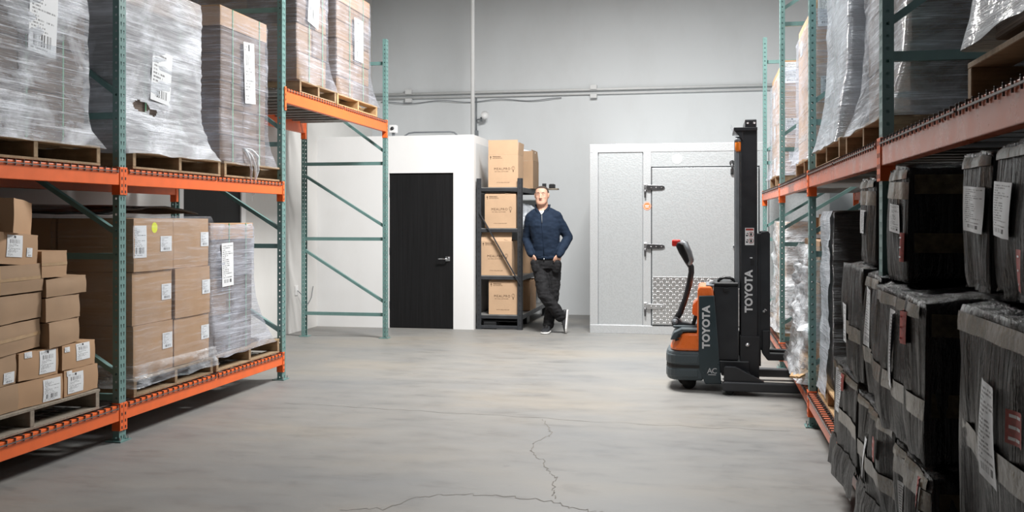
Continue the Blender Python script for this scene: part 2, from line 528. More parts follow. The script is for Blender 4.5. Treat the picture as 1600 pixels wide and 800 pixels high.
def quad_label(name, parent, c, w, h, face, mat, roll=0.0, label=None):
    """a flat printed sheet with UVs, lying on a face ('x+','x-','y-')"""
    key = ('ql', round(w, 3), round(h, 3), mat)
    me = _cache.get(key)
    if me is None:
        me = bpy.data.meshes.new(name)
        t = 0.0012
        me.from_pydata([(-w/2, -t, -h/2), (w/2, -t, -h/2), (w/2, -t, h/2), (-w/2, -t, h/2), (-w/2, 0, -h/2), (w/2, 0, -h/2), (w/2, 0, h/2), (-w/2, 0, h/2)], [],
                       [(0, 1, 2, 3), (5, 4, 7, 6), (0, 4, 5, 1), (3, 2, 6, 7), (0, 3, 7, 4), (1, 5, 6, 2)])
        uv = me.uv_layers.new()
        for li, co in enumerate([(0, 0), (1, 0), (1, 1), (0, 1)]):
            uv.data[li].uv = co
        for li in range(4, len(me.loops)):
            uv.data[li].uv = (0.01, 0.01)
        me.materials.append(M[mat]); _cache[key] = me
    o = link(name, me, parent, c)
    rz = {'y-': 0, 'x+': PI / 2, 'x-': -PI / 2}[face]
    o.rotation_euler = (Matrix.Rotation(rz, 4, 'Z') @ Matrix.Rotation(roll, 4, 'Y')).to_euler()
    if label:
        o['label'] = label
    return o

TMP = bpy.data.scenes.new('workbench')     # a small side scene, so evaluating one object stays quick
def evaluated_mesh(o):
    TMP.collection.objects.link(o)
    with bpy.context.temp_override(scene=TMP, view_layer=TMP.view_layers[0]):
        dg = bpy.context.evaluated_depsgraph_get()
        me = bpy.data.meshes.new_from_object(o.evaluated_get(dg))
    TMP.collection.objects.unlink(o)
    return me
def text(name, parent, body, loc, rot, size, mat, bold=0.0, align='CENTER', depth=0.0008, spacing=1.0, label=None, sx=1.0):
    cu = bpy.data.curves.new(name, 'FONT')
    cu.body = body; cu.size = size; cu.align_x = align; cu.align_y = 'CENTER'
    cu.offset = bold; cu.extrude = depth; cu.space_character = spacing; cu.resolution_u = 3
    o = bpy.data.objects.new(name, cu)
    me = evaluated_mesh(o)
    me.name = name
    bpy.data.objects.remove(o); bpy.data.curves.remove(cu)
    if sx != 1.0:
        me.transform(Matrix.Diagonal((sx, 1, 1, 1)))
    me.materials.clear(); me.materials.append(M[mat])
    r = link(name, me, parent, loc)
    r.rotation_euler = rot
    if label:
        r['label'] = label
    return r

# soft box surface (bales, dented cartons, films)
class Soft:
    def __init__(self, dx, dy, dz, r=0.04, bulge=0.02, amp=0.012, seed=0, wr=(7, 7, 1.2), lum=0.0):
        self.h = Vector((dx / 2, dy / 2, dz / 2)); self.r = min(r, min(self.h) * 0.9)
        self.bulge, self.amp, self.wr, self.lum = bulge, amp, wr, lum
        self.sd = Vector((seed * 13.7, seed * 7.1, seed * 3.3))
    def at(self, c, off=0.0):
        h, r = self.h, self.r
        p = Vector((c[0] * h[0], c[1] * h[1], c[2] * h[2]))
        q = Vector([max(-h[i] + r, min(h[i] - r, p[i])) for i in range(3)])
        n = p - q
        n = n.normalized() if n.length > 1e-7 else p.normalized()
        s = q + n * r
        w = 1.0
        for i in range(3):
            if abs(c[i]) < 0.999:
                w *= (1 - c[i] * c[i])
        k = Vector((s[0] * self.wr[0], s[1] * self.wr[1], s[2] * self.wr[2])) + self.sd
        d = self.bulge * w + self.amp * noise.noise(k) + self.amp * 0.5 * noise.noise(k * 2.3)
        if self.lum:
            d += self.lum * noise.noise(s * 3.1 + self.sd)
        return s + n * (d + off)
    def mesh(self, name, mat, parent, nx=10, ny=10, nz=10, smooth=True):
        vs = []; idx = {}; fs = []
        def vid(i, j, k):
            key = (i, j, k)
            if key not in idx:
                idx[key] = len(vs)
                vs.append(self.at((2 * i / nx - 1, 2 * j / ny - 1, 2 * k / nz - 1)))
            return idx[key]
        for i in range(nx):
            for j in range(ny):
                for k in (0, nz):
                    fs.append((vid(i, j, k), vid(i + 1, j, k), vid(i + 1, j + 1, k), vid(i, j + 1, k)))
        for i in range(nx):
            for k in range(nz):
                for j in (0, ny):
                    fs.append((vid(i, j, k), vid(i + 1, j, k), vid(i + 1, j, k + 1), vid(i, j, k + 1)))
        for j in range(ny):
            for k in range(nz):
                for i in (0, nx):
                    fs.append((vid(i, j, k), vid(i, j + 1, k), vid(i, j + 1, k + 1), vid(i, j, k + 1)))
        m = MB(); m.add(vs, fs)
        return m.build(name, mat, parent, smooth)
    def patch(self, name, mat, parent, face, u0, u1, v0, v1, off=0.006, nu=6, nv=4, label=None, skew=0.0, flip=False):
        """a sheet that hugs one face: u runs along the horizontal, v up (both -1..1)"""
        vs = []; fs = []; uvs = []
        for a in range(nu + 1):
            for b in range(nv + 1):
                s, t = a / nu, b / nv
                u = u0 + (u1 - u0) * s; v = v0 + (v1 - v0) * t + skew * (s - 0.5)
                c = {'x-': (-1, u, v), 'x+': (1, u, v), 'y-': (u, -1, v), 'z+': (u, v, 1)}[face]
                vs.append(self.at(c, off)); uvs.append(((1 - s) if face == 'x-' else s, t))
        for a in range(nu):
            for b in range(nv):
                q = (a * (nv + 1) + b, (a + 1) * (nv + 1) + b, (a + 1) * (nv + 1) + b + 1, a * (nv + 1) + b + 1)
                fs.append(q if face != 'x-' else q[::-1])
        me = bpy.data.meshes.new(name); me.from_pydata([tuple(v) for v in vs], [], fs)
        uv = me.uv_layers.new()
        for l in me.loops:
            uv.data[l.index].uv = uvs[l.vertex_index]
        me.materials.append(M[mat])
        me.polygons.foreach_set('use_smooth', [True] * len(me.polygons))
        o = link(name, me, parent)
        if label:
            o['label'] = label
        return o

# ================================================================== SETTING
WL, WR, WB, WF = -5.05, 2.05, 14.5, -3.5
ZC = 6.6
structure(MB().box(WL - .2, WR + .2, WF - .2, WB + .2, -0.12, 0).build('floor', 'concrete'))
floor = bpy.data.objects['floor']
structure(MB().box(WL - .2, WR + .2, WF - .2, WB + .2, ZC, ZC + .15).build('ceiling', 'ceiling_dimmed'))
structure(MB().box(WL - .2, WR + .2, WB, WB + .2, 0, ZC).build('wall_back', 'wall_gray_white'))
structure(MB().box(WL - .2, WL, WF, WB, 0, ZC).build('wall_left', 'wall_left_white'))
structure(MB().box(WR, WR + .2, WF, WB, 0, ZC).build('wall_right', 'wall_gray_white'))

def crack(pts, w):
    m = MB(); rnd = random.Random(len(pts)); P = []
    for a, b in zip(pts[:-1], pts[1:]):
        n = 7
        for i in range(n):
            t = i / n
            P.append((a[0] + (b[0] - a[0]) * t + rnd.uniform(-.012, .012), a[1] + (b[1] - a[1]) * t + rnd.uniform(-.03, .03)))
    P.append(pts[-1])
    vs = []; fs = []
    for i, p in enumerate(P):
        q = P[min(i + 1, len(P) - 1)]; o = P[max(i - 1, 0)]
        d = Vector((q[0] - o[0], q[1] - o[1])).normalized()
        ww = w * rnd.uniform(.35, 1.0)
        vs += [(p[0] - d.y * ww, p[1] + d.x * ww, .0012), (p[0] + d.y * ww, p[1] - d.x * ww, .0012)]
    fs = [(2 * i, 2 * i + 1, 2 * i + 3, 2 * i + 2) for i in range(len(P) - 1)]
    m.add(vs, fs).build('crack', 'crack_dark', floor)
crack([(-3.2, 7.11), (-2.5, 7.05), (-1.9, 7.0), (-1.12, 6.92), (-0.3, 6.86), (0.55, 6.83)], .0035)
crack([(-1.14, 6.9), (-1.05, 6.62), (-1.0, 6.40), (-1.07, 6.15), (-1.05, 5.93), (-.93, 5.7), (-.88, 5.5), (-.80, 5.34), (-.79, 5.1), (-.75, 4.95)], .004)
crack([(-1.75, 4.55), (-1.55, 4.62), (-1.45, 4.82), (-1.30, 4.93), (-1.05, 4.95), (-.86, 4.93), (-.74, 4.88), (-.62, 4.80), (-.5, 4.75), (-.38, 4.68), (.1, 4.6)], .0045)

# office block with a black door
OX, OY, OZ = -2.92, 12.3, 2.5
DX0, DX1, DZ = -4.055, -3.19, 2.015
m = MB()
m.box(WL, DX0, OY, OY + .12, 0, OZ)
m.box(DX1, OX, OY, OY + .12, 0, OZ)
m.box(DX0, DX1, OY, OY + .12, DZ, OZ)
m.box(WL, OX, OY + .12, WB, OZ - .10, OZ)
structure(m.build('wall_office', 'wall_white'))
structure(MB().box(OX - .12, OX, OY + .12, WB, 0, OZ - .1).build('wall_office_side', 'wall_gray_white'))
structure(MB().box(OX, OX + .012, OY + 2.05, WB, 0, .1).build('baseboard_office', 'wall_gray_white'))
def door_handle(parent, x, y, z):
    h = MB().lathe([(.0, -.02), (.026, -.018), (.026, 0)], 18, (x, y, z), 'y').box(x - .03, x + .03, y - .012, y, z - .03, z + .03).build('door_handle', 'chrome', parent, bevel=.003)
    h['label'] = 'brushed metal lever handle'
    MB().tube([(x, y - .012, z), (x, y - .05, z), (x - .012, y - .058, z), (x - .115, y - .058, z)], .009, 10).build('lever', 'chrome', h, True)
d1 = structure(MB().box(DX0 + .004, DX1 - .004, OY + .02, OY + .065, .008, DZ - .004).build('door_1', 'door_black', bevel=.003))
door_handle(d1, DX1 - .075, OY + .02, .905)
for z in (.3, 1.0, 1.75):
    pbox('hinge', d1, (DX0 + .004, OY + .018, z), (.012, .012, .09), 'black_metal')
# second black door in the left wall
d2 = structure(MB().box(WL, WL + .045, 8.80, 10.02, .01, 2.25).build('door_2', 'door_black'))
m = MB().box(WL, WL + .06, 8.70, 8.80, 0, 2.35).box(WL, WL + .06, 10.02, 10.12, 0, 2.35).box(WL, WL + .06, 8.80, 10.02, 2.25, 2.35)
m.build('door_frame', 'white_paint', d2)
MB().tube([(WL + .045, 9.9, .95), (WL + .1, 9.9, .95), (WL + .1, 9.79, .95)], .010, 8).build('door_handle', 'chrome', d2, True)

# pipes and fittings on the back wall
def conduit(name, label, z, r, y, mat):
    t = thing(name, label, 'pipe', (0, y, z))
    MB().tube([(WL + .01, 0, 0), (WR - .01, 0, 0)], r, 10).build('pipe', mat, t, True)
    return t
cd = conduit('conduit_pipe', 'upper white conduit pipe running along the gray back wall, with clamp boxes', 3.325, .020, WB - .045, 'pipe_paint')
for x in (-4.45, -1.62):
    pbox('clamp_box', cd, (x, 0.0, .03), (.10, .075, .07), 'pipe_paint', bev=.004)
    pbox('clamp_box', cd, (x, 0.0, -.10), (.10, .075, .06), 'pipe_paint', bev=.004)
conduit('conduit_pipe', 'thin lower conduit pipe just beneath the thicker pipe on the back wall', 3.262, .013, WB - .035, 'pipe_paint')
t = thing('cable', 'gray cable sagging between the wall pipes left of the vertical pipe', 'cable', (0, WB - .02, 3.25))
pts = []
for i in range(41):
    x = -4.9 + i * .07
    pts.append((x, -.004 - .02 * math.sin(i * .3) ** 2, -.035 - .035 * math.sin(i / 40 * 3 * PI) ** 2))
MB().tube(pts, .006, 6).build('cable_run', 'gray_plastic', t, True)
t = thing('vertical_pipe', 'white vertical pipe rising from the office roof to the ceiling', 'pipe', (-3.16, 13.25, OZ))
MB().tube([(0, 0, 0), (0, 0, ZC - OZ)], .028, 14).build('pipe', 'pipe_paint', t, True)
pbox('floor_flange', t, (0, 0, .012), (.11, .11, .024), 'pipe_paint', bev=.003)
t = thing('floodlight', 'small white floodlight on a gray drop conduit of the back wall', 'light', (-3.395, WB - .03, 2.72))
MB().tube([(0, 0, 0), (0, 0, .53)], .012, 8).build('drop_conduit', 'gray_plastic', t, True)
MB().box(-.03, .03, -.04, .02, -.05, .03).build('junction_box', 'gray_plastic', t, bevel=.004)
MB().tube([(0, 0, .19), (.05, -.06, .19), (.10, -.08, .19)], .013, 8).box(.085, .105, -.1, -.06, .16, .22).build('bracket_arm', 'gray_plastic', t, True)
MB().lathe([(.0, -.05), (.032, -.045), (.055, .0), (.058, .045), (.0, .05)], 20).build('lamp_head', 'white_paint', t, True)
hd = [c for c in t.children if c.name.startswith('lamp_head')][0]
hd.location = (.155, -.12, .235); hd.rotation_euler = (.9, .6, 0)
t = thing('bent_pipe', 'dark bent pipe handrail lying along the white office roof edge', 'pipe', (-3.7, 13.0, OZ))
MB().tube([(-.42, 0, .0), (-.36, 0, .06), (-.30, 0, .095), (-.22, 0, .105), (.28, 0, .105), (.34, 0, .095), (.40, 0, .045), (.43, 0, 0)], .011, 8).build('pipe', 'gray_plastic', t, True)
t = thing('security_camera', 'small white security camera with black lens on the office roof corner', 'camera', (-4.03, 12.4, OZ))
MB().box(-.045, .045, -.04, .06, .05, .15).build('housing', 'white_paint', t, bevel=.006)
MB().lathe([(.0, -.056), (.02, -.054), (.024, -.038)], 18, (0, 0, .105), 'y').build('lens', 'black_plastic', t, True)
MB().box(-.015, .015, -.01, .03, 0, .05).build('stand', 'gray_plastic', t)
t = thing('wall_cord', 'thin gray cord hanging from an outlet on the left wall', 'cord', (WL, 11.62, .52))
pbox('outlet_plate', t, (.006, 0, 0), (.012, .08, .12), 'white_paint', bev=.003)
MB().tube([(.02, 0, 0), (.05, .05, -.05), (.05, .15, -.15), (.045, .28, -.19), (.03, .42, -.12), (.02, .5, .02)], .005, 6).build('cord', 'gray_plastic', t, True)

# ================================================================== WALK-IN COOLER
CX0, CX1, CY, CZ = -1.42, 1.45, 12.25, 2.346
ck = thing('walk_in_cooler', 'galvanized metal walk-in cooler with a wide hinged door', 'cooler', ((CX0 + CX1) / 2, (CY + WB) / 2, 0))
ox, oy = ck.location.x, ck.location.y
def cpart(name, x0, x1, z0, z1, y0, y1, mat, bev=.0, parent=None):
    m = MB().box(x0 - ox, x1 - ox, y0 - oy, y1 - oy, z0, z1)
    return m.build(name, mat, parent or ck, bevel=bev)
cpart('box_body', CX0 + .01, CX1 - .01, .0, CZ - .01, CY + .03, WB - .02, 'galv_trim')
cpart('top_trim', CX0, CX1, 2.245, CZ, CY - .008, CY + .06, 'galv_trim', .003)
cpart('bottom_trim', CX0, CX1, .0, .103, CY - .008, CY + .06, 'galv_trim', .003)
cpart('corner_trim', CX0, CX0 + .10, .103, 2.245, CY - .004, CY + .06, 'galv_trim', .003)
cpart('side_panel', CX0 + .108, -.768, .103, 2.245, CY + .004, CY + .05, 'galv_panel', .004)
cpart('door_jamb', -.760, -.664, .103, 2.245, CY - .004, CY + .05, 'galv_trim', .003)
cpart('door_jamb', .637, .74, .103, 2.245, CY - .004, CY + .05, 'galv_trim', .003)
cpart('door_header', -.664, .637, 2.062, 2.245, CY - .002, CY + .05, 'galv_panel', .003)
cpart('side_panel', .748, CX1, .103, 2.245, CY + .004, CY + .05, 'galv_panel', .004)
cpart('door_gasket', -.664, .637, .103, 2.062, CY + .012, CY + .045, 'caulk')
cdr = cpart('door', -.650, .622, .118, 2.046, CY - .022, CY + .03, 'galv_panel', .004)
cpart('door_seam', -.018, -.012, .72, 2.04, CY - .0245, CY - .02, 'galv_trim', 0, cdr)
kp = cpart('kick_plate', -.640, .612, .13, .71, CY - .027, CY - .02, 'diamond_plate', .002, cdr)
kp['label'] = 'bright diamond plate kick panel'
for z, mt in ((1.806, 'hinge_dark'), (1.081, 'hinge_dark'), (.345, 'zinc')):
    hg = cpart('hinge', -.752, -.712, z - .03, z + .045, CY - .035, CY - .004, 'zinc', .006, cdr)
    m = MB().prism([(-.70, z - .032), (-.53, z - .026), (-.502, z - .014), (-.495, z), (-.502, z + .014), (-.53, z + .026), (-.70, z + .032), (-.716, z + .02), (-.716, z - .02)], CY - .040, CY - .022)
    m.v = [(v[0] - ox, v[1] - oy, v[2]) for v in m.v]
    st = m.build('hinge_strap', mt, cdr, bevel=.003)
    m = MB().tube([(-.735 - ox, CY - .03 - oy, z - .125), (-.735 - ox, CY - .03 - oy, z - .01)], [.009, .015], 10)
    m.build('hinge_pin', 'hinge_dark', cdr, True)
    for dx in (-.66, -.60, -.535):
        MB().lathe([(.0, -.004), (.009, -.003), (.010, 0)], 10, (dx - ox, CY - .040 - oy, z), 'y').build('screw', 'chrome', cdr, True)
lt = cpart('door_latch', .292, .332, 1.955, 2.03, CY - .055, CY - .022, 'hinge_dark', .006, cdr)
m = MB().tube([(.312 - ox, CY - .03 - oy, 2.10), (.312 - ox, CY - .05 - oy, 2.08), (.312 - ox, CY - .06 - oy, 1.97)], .014, 10); m.build('latch_arm', 'hinge_dark', cdr, True)
MB().lathe([(.0, -.03), (.030, -.028), (.034, 0)], 16, (.312 - ox, CY - .004 - oy, 2.10), 'y').build('latch_keeper', 'hinge_dark', ck, True)
pl = cpart('pull_handle', .32, .37, 1.06, 1.10, CY - .05, CY - .022, 'chrome', .006, cdr)
sk = MB().lathe([(.0, -.004), (.060, -.004), (.060, 0)], 36, (-.345 - ox, CY - .002 - oy, 2.155), 'y').build('round_plaque', 'white_paint', ck)
sk['label'] = 'round white maker plaque above the door'
for k in range(5):
    w = .085 - abs(k - 2) * .016
    pbox('plaque_line', sk, (-.345 - ox, CY - .0068 - oy, 2.155 + (k - 2) * .019), (w, .001, .009), 'silver_print')
sk = MB().lathe([(.0, -.003), (.050, -.003), (.050, 0)], 32, (-.712 - ox, CY - .004 - oy, 1.578), 'y').build('warning_sticker', 'orange_sticker', ck)
sk['label'] = 'round orange sticker on the door jamb'
MB().tube([(-.712 - ox + .043 * math.cos(2 * PI * i / 28), CY - .0072 - oy, 1.578 + .043 * math.sin(2 * PI * i / 28)) for i in range(29)], .002, 4, False).build('sticker_ring', 'white_paper', sk)
pbox('sticker_text', sk, (-.712 - ox, CY - .008 - oy, 1.583), (.05, .001, .010), 'white_paper')
pbox('sticker_text', sk, (-.712 - ox, CY - .008 - oy, 1.565), (.04, .001, .008), 'white_paper')

# ================================================================== PALLET RACKS
def post_mesh(H):
    """C-section upright, front face on x=0 looking +x, width 0..0.075 in y, flanges back to x=-0.045, punched holes"""
    W, D, P = .075, .045, .0508
    n = int(H / P)
    m = MB()
    def strip(mapf, cols, holes, z, hz0, hz1, taper):
        zs = [z, z + hz0, z + hz1, z + P]
        idx = {}
        base = len(m.v)
        for r in range(4):
            for c, u in enumerate(cols):
                uu = u
                if taper and r == 1 and c in taper:
                    uu += taper[c]
                m.v.append(mapf(uu, zs[r])); idx[r, c] = base + r * len(cols) + c
        for r in range(3):
            for c in range(len(cols) - 1):
                if r == 1 and c in holes:
                    continue
                m.f.append((idx[r, c], idx[r, c + 1], idx[r + 1, c + 1], idx[r + 1, c]))
    for k in range(n):
        z = k * P
        strip(lambda u, zz: (0, u, zz), [0, .017, .028, .047, .058, W], (1, 3), z, .012, .036, {1: .003, 2: -.003, 3: .003, 4: -.003})
        strip(lambda u, zz: (-u, 0, zz), [0, .015, .027, D], (1,), z, .019, .032, None)
        strip(lambda u, zz: (-u, W, zz), [0, .015, .027, D], (1,), z, .019, .032, None)
        # returned lips
        for y0, y1 in ((0, .014), (W - .014, W)):
            b = len(m.v)
            m.v += [(-D, y0, z), (-D, y1, z), (-D, y1, z + P), (-D, y0, z + P)]
            m.f.append((b, b + 1, b + 2, b + 3))
    me = bpy.data.meshes.new('post'); me.from_pydata([tuple(v) for v in m.v], [], m.f)
    me.materials.append(M['teal_paint'])
    return me
POSTS = {}
def upright(root, s, xf, y, H):
    """an upright frame: two punched posts, braces, foot plates. s=+1 looks to +x"""
    if H not in POSTS:
        POSTS[H] = post_mesh(H)
    fr = bpy.data.objects.new('upright_frame', None); C.objects.link(fr); fr.parent = root
    D = 1.07
    fr.location = (xf, y, 0)
    for d, flip in ((0, s < 0), (D, s > 0)):
        o = link('post', POSTS[H], fr, (-s * d, .075 if flip else 0, 0))
        o.rotation_euler = (0, 0, PI if flip else 0)
    a, b = .035, D - .035
    hs = [.28, 1.18, 2.08, 3.27, 4.2]
    ds = [(.43, 1.04), (1.33, 1.94), (2.22, 2.95), (3.42, 4.05), (4.35, 4.9)]
    for h in hs:
        if h < H:
            pbox('brace', fr, (-s * D / 2, .0375, h), (D - .07, .03, .04), 'teal_paint')
    for f, r in ds:
        if r < H:
            MB().bar((-s * a, .0375, f), (-s * b, .0375, r), .03, .04, (0, 1, 0)).build('brace', 'teal_paint', fr)
    for d in (0.03, D - .03):
        bp = pbox('base_plate', fr, (-s * d, .0375, .004), (.11, .12, .008), 'teal_paint')
    for dy in (-.008, .083):
        MB().tube([(s * .012, dy, .0), (s * .012, dy, .03)], .006, 8).build('anchor_bolt', 'zinc', fr)
    return fr

def beam(root, s, xf, y0, y1, z0, z1, xf1=None, mat='orange_paint', rear=False, con=.165):
    """step beam from post to post (y0, y1 are the clear ends) with hooked end connectors"""
    if xf1 is None:
        xf1 = xf
    L = y1 - y0
    ang = -math.atan2(xf1 - xf, L)
    bo = bpy.data.objects.new('beam', None); C.objects.link(bo); bo.parent = root
    bo.location = (xf, y0, 0); bo.rotation_euler = (0, 0, ang)
    e = .004
    dpt = .045
    pf = [(s * e, z0), (s * e, z1), (-s * (dpt - .018), z1), (-s * (dpt - .018), z1 - .022), (-s * dpt, z1 - .022), (-s * dpt, z0)]
    MB().prism([(p[0], p[1]) for p in pf], 0, L, 'y').build('beam_rail', mat, bo, bevel=.003)
    for ye, sg in ((0, -1), (L, 1)):
        ya, yb = (ye - .0365, ye) if sg < 0 else (ye, ye + .0365)
        m = MB().box(min(s * .004, s * .009), max(s * .004, s * .009), ya, yb, z1 - con, z1 + .012)
        x0, x1 = sorted((s * .009, -s * .05))
        m.box(x0, x1, ye - .003, ye + .003, z1 - con, z1 + .012)
        c = m.build('end_connector', 'orange_paint', bo, bevel=.002)
        if not rear:
            hm = MB()
            for zz in (z1 - .01, z1 - .06, z1 - .105, z1 - con + .02):
                hm.box(min(s * .0088, s * .0098), max(s * .0088, s * .0098), (ya + yb) / 2 - .006, (ya + yb) / 2 + .006, zz - .009, zz + .009)
            stuff(hm.build('rivet', 'rubber', bo))
    return bo

def wire_deck(root, s, xf, y0, y1, z, D=1.07, lip=True, pitch=.065, xf1=None):
    m = MB()
    n = int((y1 - y0) / pitch)
    xf1 = xf if xf1 is None else xf1
    for i in range(n + 1):
        y = y0 + (y1 - y0) * i / n
        xx = xf + (xf1 - xf) * i / n
        w = .005
        x0, x1 = sorted((xx + s * .012, xx - s * (D - .01)))
        m.box(x0, x1, y - w / 2, y + w / 2, z - .002, z + .004)
        if lip:
            xa, xb = sorted((xx + s * .006, xx + s * .012))
            m.box(xa, xb, y - w / 2, y + w / 2, z - .03, z + .001)
    for k in range(10):
        d = .05 + k * (D - .1) / 9
        m.bar((xf - s * d, y0, z + .006), (xf1 - s * d, y1, z + .006), .005, .004)
    if lip:
        m.bar((xf + s * .0145, y0, z - .018), (xf1 + s * .0145, y1, z - .018), .005, .006)
    o = stuff(m.build('wire_deck', 'wire_steel', root, fix=False))
    for k in range(6):
        y = y0 + (y1 - y0) * (k + .5) / 6
        xx = xf + (xf1 - xf) * (k + .5) / 6
        pbox('deck_channel', root, (xx - s * D / 2, y, z - .012), (D - .11, .045, .022), 'deck_steel')
    return o

XL = -3.66
lr = thing('pallet_rack', 'pallet rack along the left wall with bright orange beams and green posts', 'pallet rack', (-4.2, 7.0, 0))
class Off:
    """parent helper: keeps world coordinates for parts of a rack"""
def rack_root(t):
    r = t
    return r
def shift(o, t):
    o.location = Vector(o.location) - Vector(t.location)
FL = [3.20, 5.665, 8.12, 11.18]
FX = [XL, XL, XL, -3.72]
lparts = []
for y, x, H in zip(FL, FX, (4.95, 4.95, 4.95, 3.58)):
    lparts.append(upright(lr, 1, x, y, H))
def bay(root, parts, s, xa, xb, ya, yb, levels, mat, rear=1.07):
    for z0, z1, con in levels:
        parts.append(beam(root, s, xa, ya + .075, yb, z0, z1, xb, mat, con=con))
        bo = beam(root, s, xa - s * (rear - .045), ya + .075, yb, z0, z1, xb - s * (rear - .045), mat, rear=True, con=con)
        parts.append(bo)
        parts.append(wire_deck(root, s, xa, ya + .10, (ya + yb) / 2 + .02, z1 + .002, xf1=(xa + xb) / 2))
        parts.append(wire_deck(root, s, (xa + xb) / 2, (ya + yb) / 2 + .06, yb - .025, z1 + .002, xf1=xb))
LOW, UP, TOP = (.135, .235, .165), (1.635, 1.738, .165), (2.452, 2.582, .2)
bay(lr, lparts, 1, FX[0], FX[1], FL[0], FL[1], [LOW, UP], 'orange_paint')
bay(lr, lparts, 1, FX[1], FX[2], FL[1], FL[2], [LOW, UP], 'orange_paint')
bay(lr, lparts, 1, FX[2], FX[3], FL[2], FL[3], [TOP], 'orange_paint')
for o in lr.children:
    shift(o, lr)

XR = .69
rr = thing('pallet_rack', 'pallet rack along the right side with sheen-tinted orange beams and dark green posts', 'pallet rack', (1.2, 7.0, 0))
GY = [1.60, 4.20, 6.97, 9.66, 11.95]
GX = [XR + .01, XR + .01, XR, XR, .66]
for y, x, H in zip(GY, GX, (4.95, 4.95, 4.95, 4.95, 3.60)):
    upright(rr, -1, x, y, H)
for i in range(4):
    bay(rr, [], -1, GX[i], GX[i + 1], GY[i], GY[i + 1], [LOW, UP], 'sheen_orange_paint')
for o in rr.children:
    shift(o, rr)

# ================================================================== PALLETS AND LOADS
ZU, ZL, ZT = 1.748, 0.245, 2.593      # deck tops: upper level, lower level, far top bay
PH = .124
def pallet(s, xf, y0, y1, z, label, mat='pallet_wood', depth=1.04, rz=0.0, ns=3):
    """stringers run back from the aisle, deck boards run along it"""
    W = y1 - y0
    t = thing('wooden_pallet', label, 'pallet', (xf - s * depth / 2, (y0 + y1) / 2, z), rz, 'wooden pallets under the racked loads')
    rnd = random.Random(int((y0 * 100 + z * 1000)))
    for k in range(ns):
        y = -W / 2 + .02 + (W - .04) * k / (ns - 1)
        pbox('stringer', t, (0, y, .016 + .045), (depth, .038, .09), mat, bev=.003)
    for k in range(6):
        d = -depth / 2 + .055 + (depth - .11) * k / 5
        pbox('deck_board', t, (d, rnd.uniform(-.006, .006), .106 + .008), (.11 if k in (0, 5) else .095, W, .017), mat, bev=.002)
    for k in range(4):
        d = -depth / 2 + .05 + (depth - .10) * k / 3
        pbox('bottom_board', t, (d, 0, .008), (.10, W, .016), mat, bev=.002)
    return t

def film_shell(name, mat, parent, hx, hy, z0, z1, flare=(.0, .0, .0, .0), fl_h=.25, seed=0, amp=.008, top_in=.02, nz=26, tear=0.0, r=.035, flare_pow=2.0, label=None, holes=(), nside=18):
    """open sleeve of stretch wrap. flare = extra spread at the bottom on (-x, +x, -y, +y)"""
    per = []
    def corner(cx, cy, a0):
        for i in range(5):
            a = a0 + PI / 2 * i / 4
            per.append((cx + r * math.cos(a), cy + r * math.sin(a)))
    hx += .012; hy += .012
    def side(p, q):
        for i in range(1, nside):
            t = i / nside
            per.append((p[0] + (q[0] - p[0]) * t, p[1] + (q[1] - p[1]) * t))
    corner(hx - r, hy - r, 0); side((hx - r, hy), (-hx + r, hy))
    corner(-hx + r, hy - r, PI / 2); side((-hx, hy - r), (-hx, -hy + r))
    corner(-hx + r, -hy + r, PI); side((-hx + r, -hy), (hx - r, -hy))
    corner(hx - r, -hy + r, 1.5 * PI); side((hx, -hy + r), (hx, hy - r))
    n = len(per); vs = []; fs = []
    for k in range(nz + 1):
        t = k / nz
        z = z0 + (z1 - z0) * t
        f = max(0, 1 - (z - z0) / fl_h) ** flare_pow
        for j, (x, y) in enumerate(per):
            fx = flare[1] * f if x > 0 else -flare[0] * f
            fy = flare[3] * f if y > 0 else -flare[2] * f
            wx = min(1, abs(x) / hx) ** 3; wy = min(1, abs(y) / hy) ** 3
            p = Vector((x + fx * wx, y + fy * wy, z))
            nd = Vector((x / hx * (wx), y / hy * (wy), 0))
            nd = nd.normalized() if nd.length > 1e-5 else Vector((0, 0, 0))
            q = Vector((p.x * 2.2, p.y * 2.2, z * 9)) + Vector((seed, seed * 2, seed * 3))
            d = amp * noise.noise(q) + amp * .7 * noise.noise(Vector((p.x * 6, p.y * 6, z * 30)) + Vector((seed, 0, 0)))
            p += nd * (d + amp * .6)
            if k == 0:
                p.z += .018 * noise.noise(Vector((x * 5, y * 5, seed)))
            if k == nz:
                p -= nd * top_in
            vs.append(p)
    for k in range(nz):
        for j in range(n):
            j2 = (j + 1) % n
            fs.append((k * n + j, k * n + j2, (k + 1) * n + j2, (k + 1) * n + j))
    if holes:
        def torn(f):
            q = sum((vs[i] for i in f), Vector()) / 4
            return any(abs(q.x) > hx * .9 and q.x * sx_ > 0 and ((q.y - hy_) / ry) ** 2 + ((q.z - hz_) / rz) ** 2 < 1 + .5 * noise.noise(q * 30) for sx_, hy_, hz_, ry, rz in holes)
        fs = [f for f in fs if not torn(f)]
    m = MB(); m.add(vs, fs)
    o = m.build(name, mat, parent, True, fix=False)
    if label:
        o['label'] = label
    return o

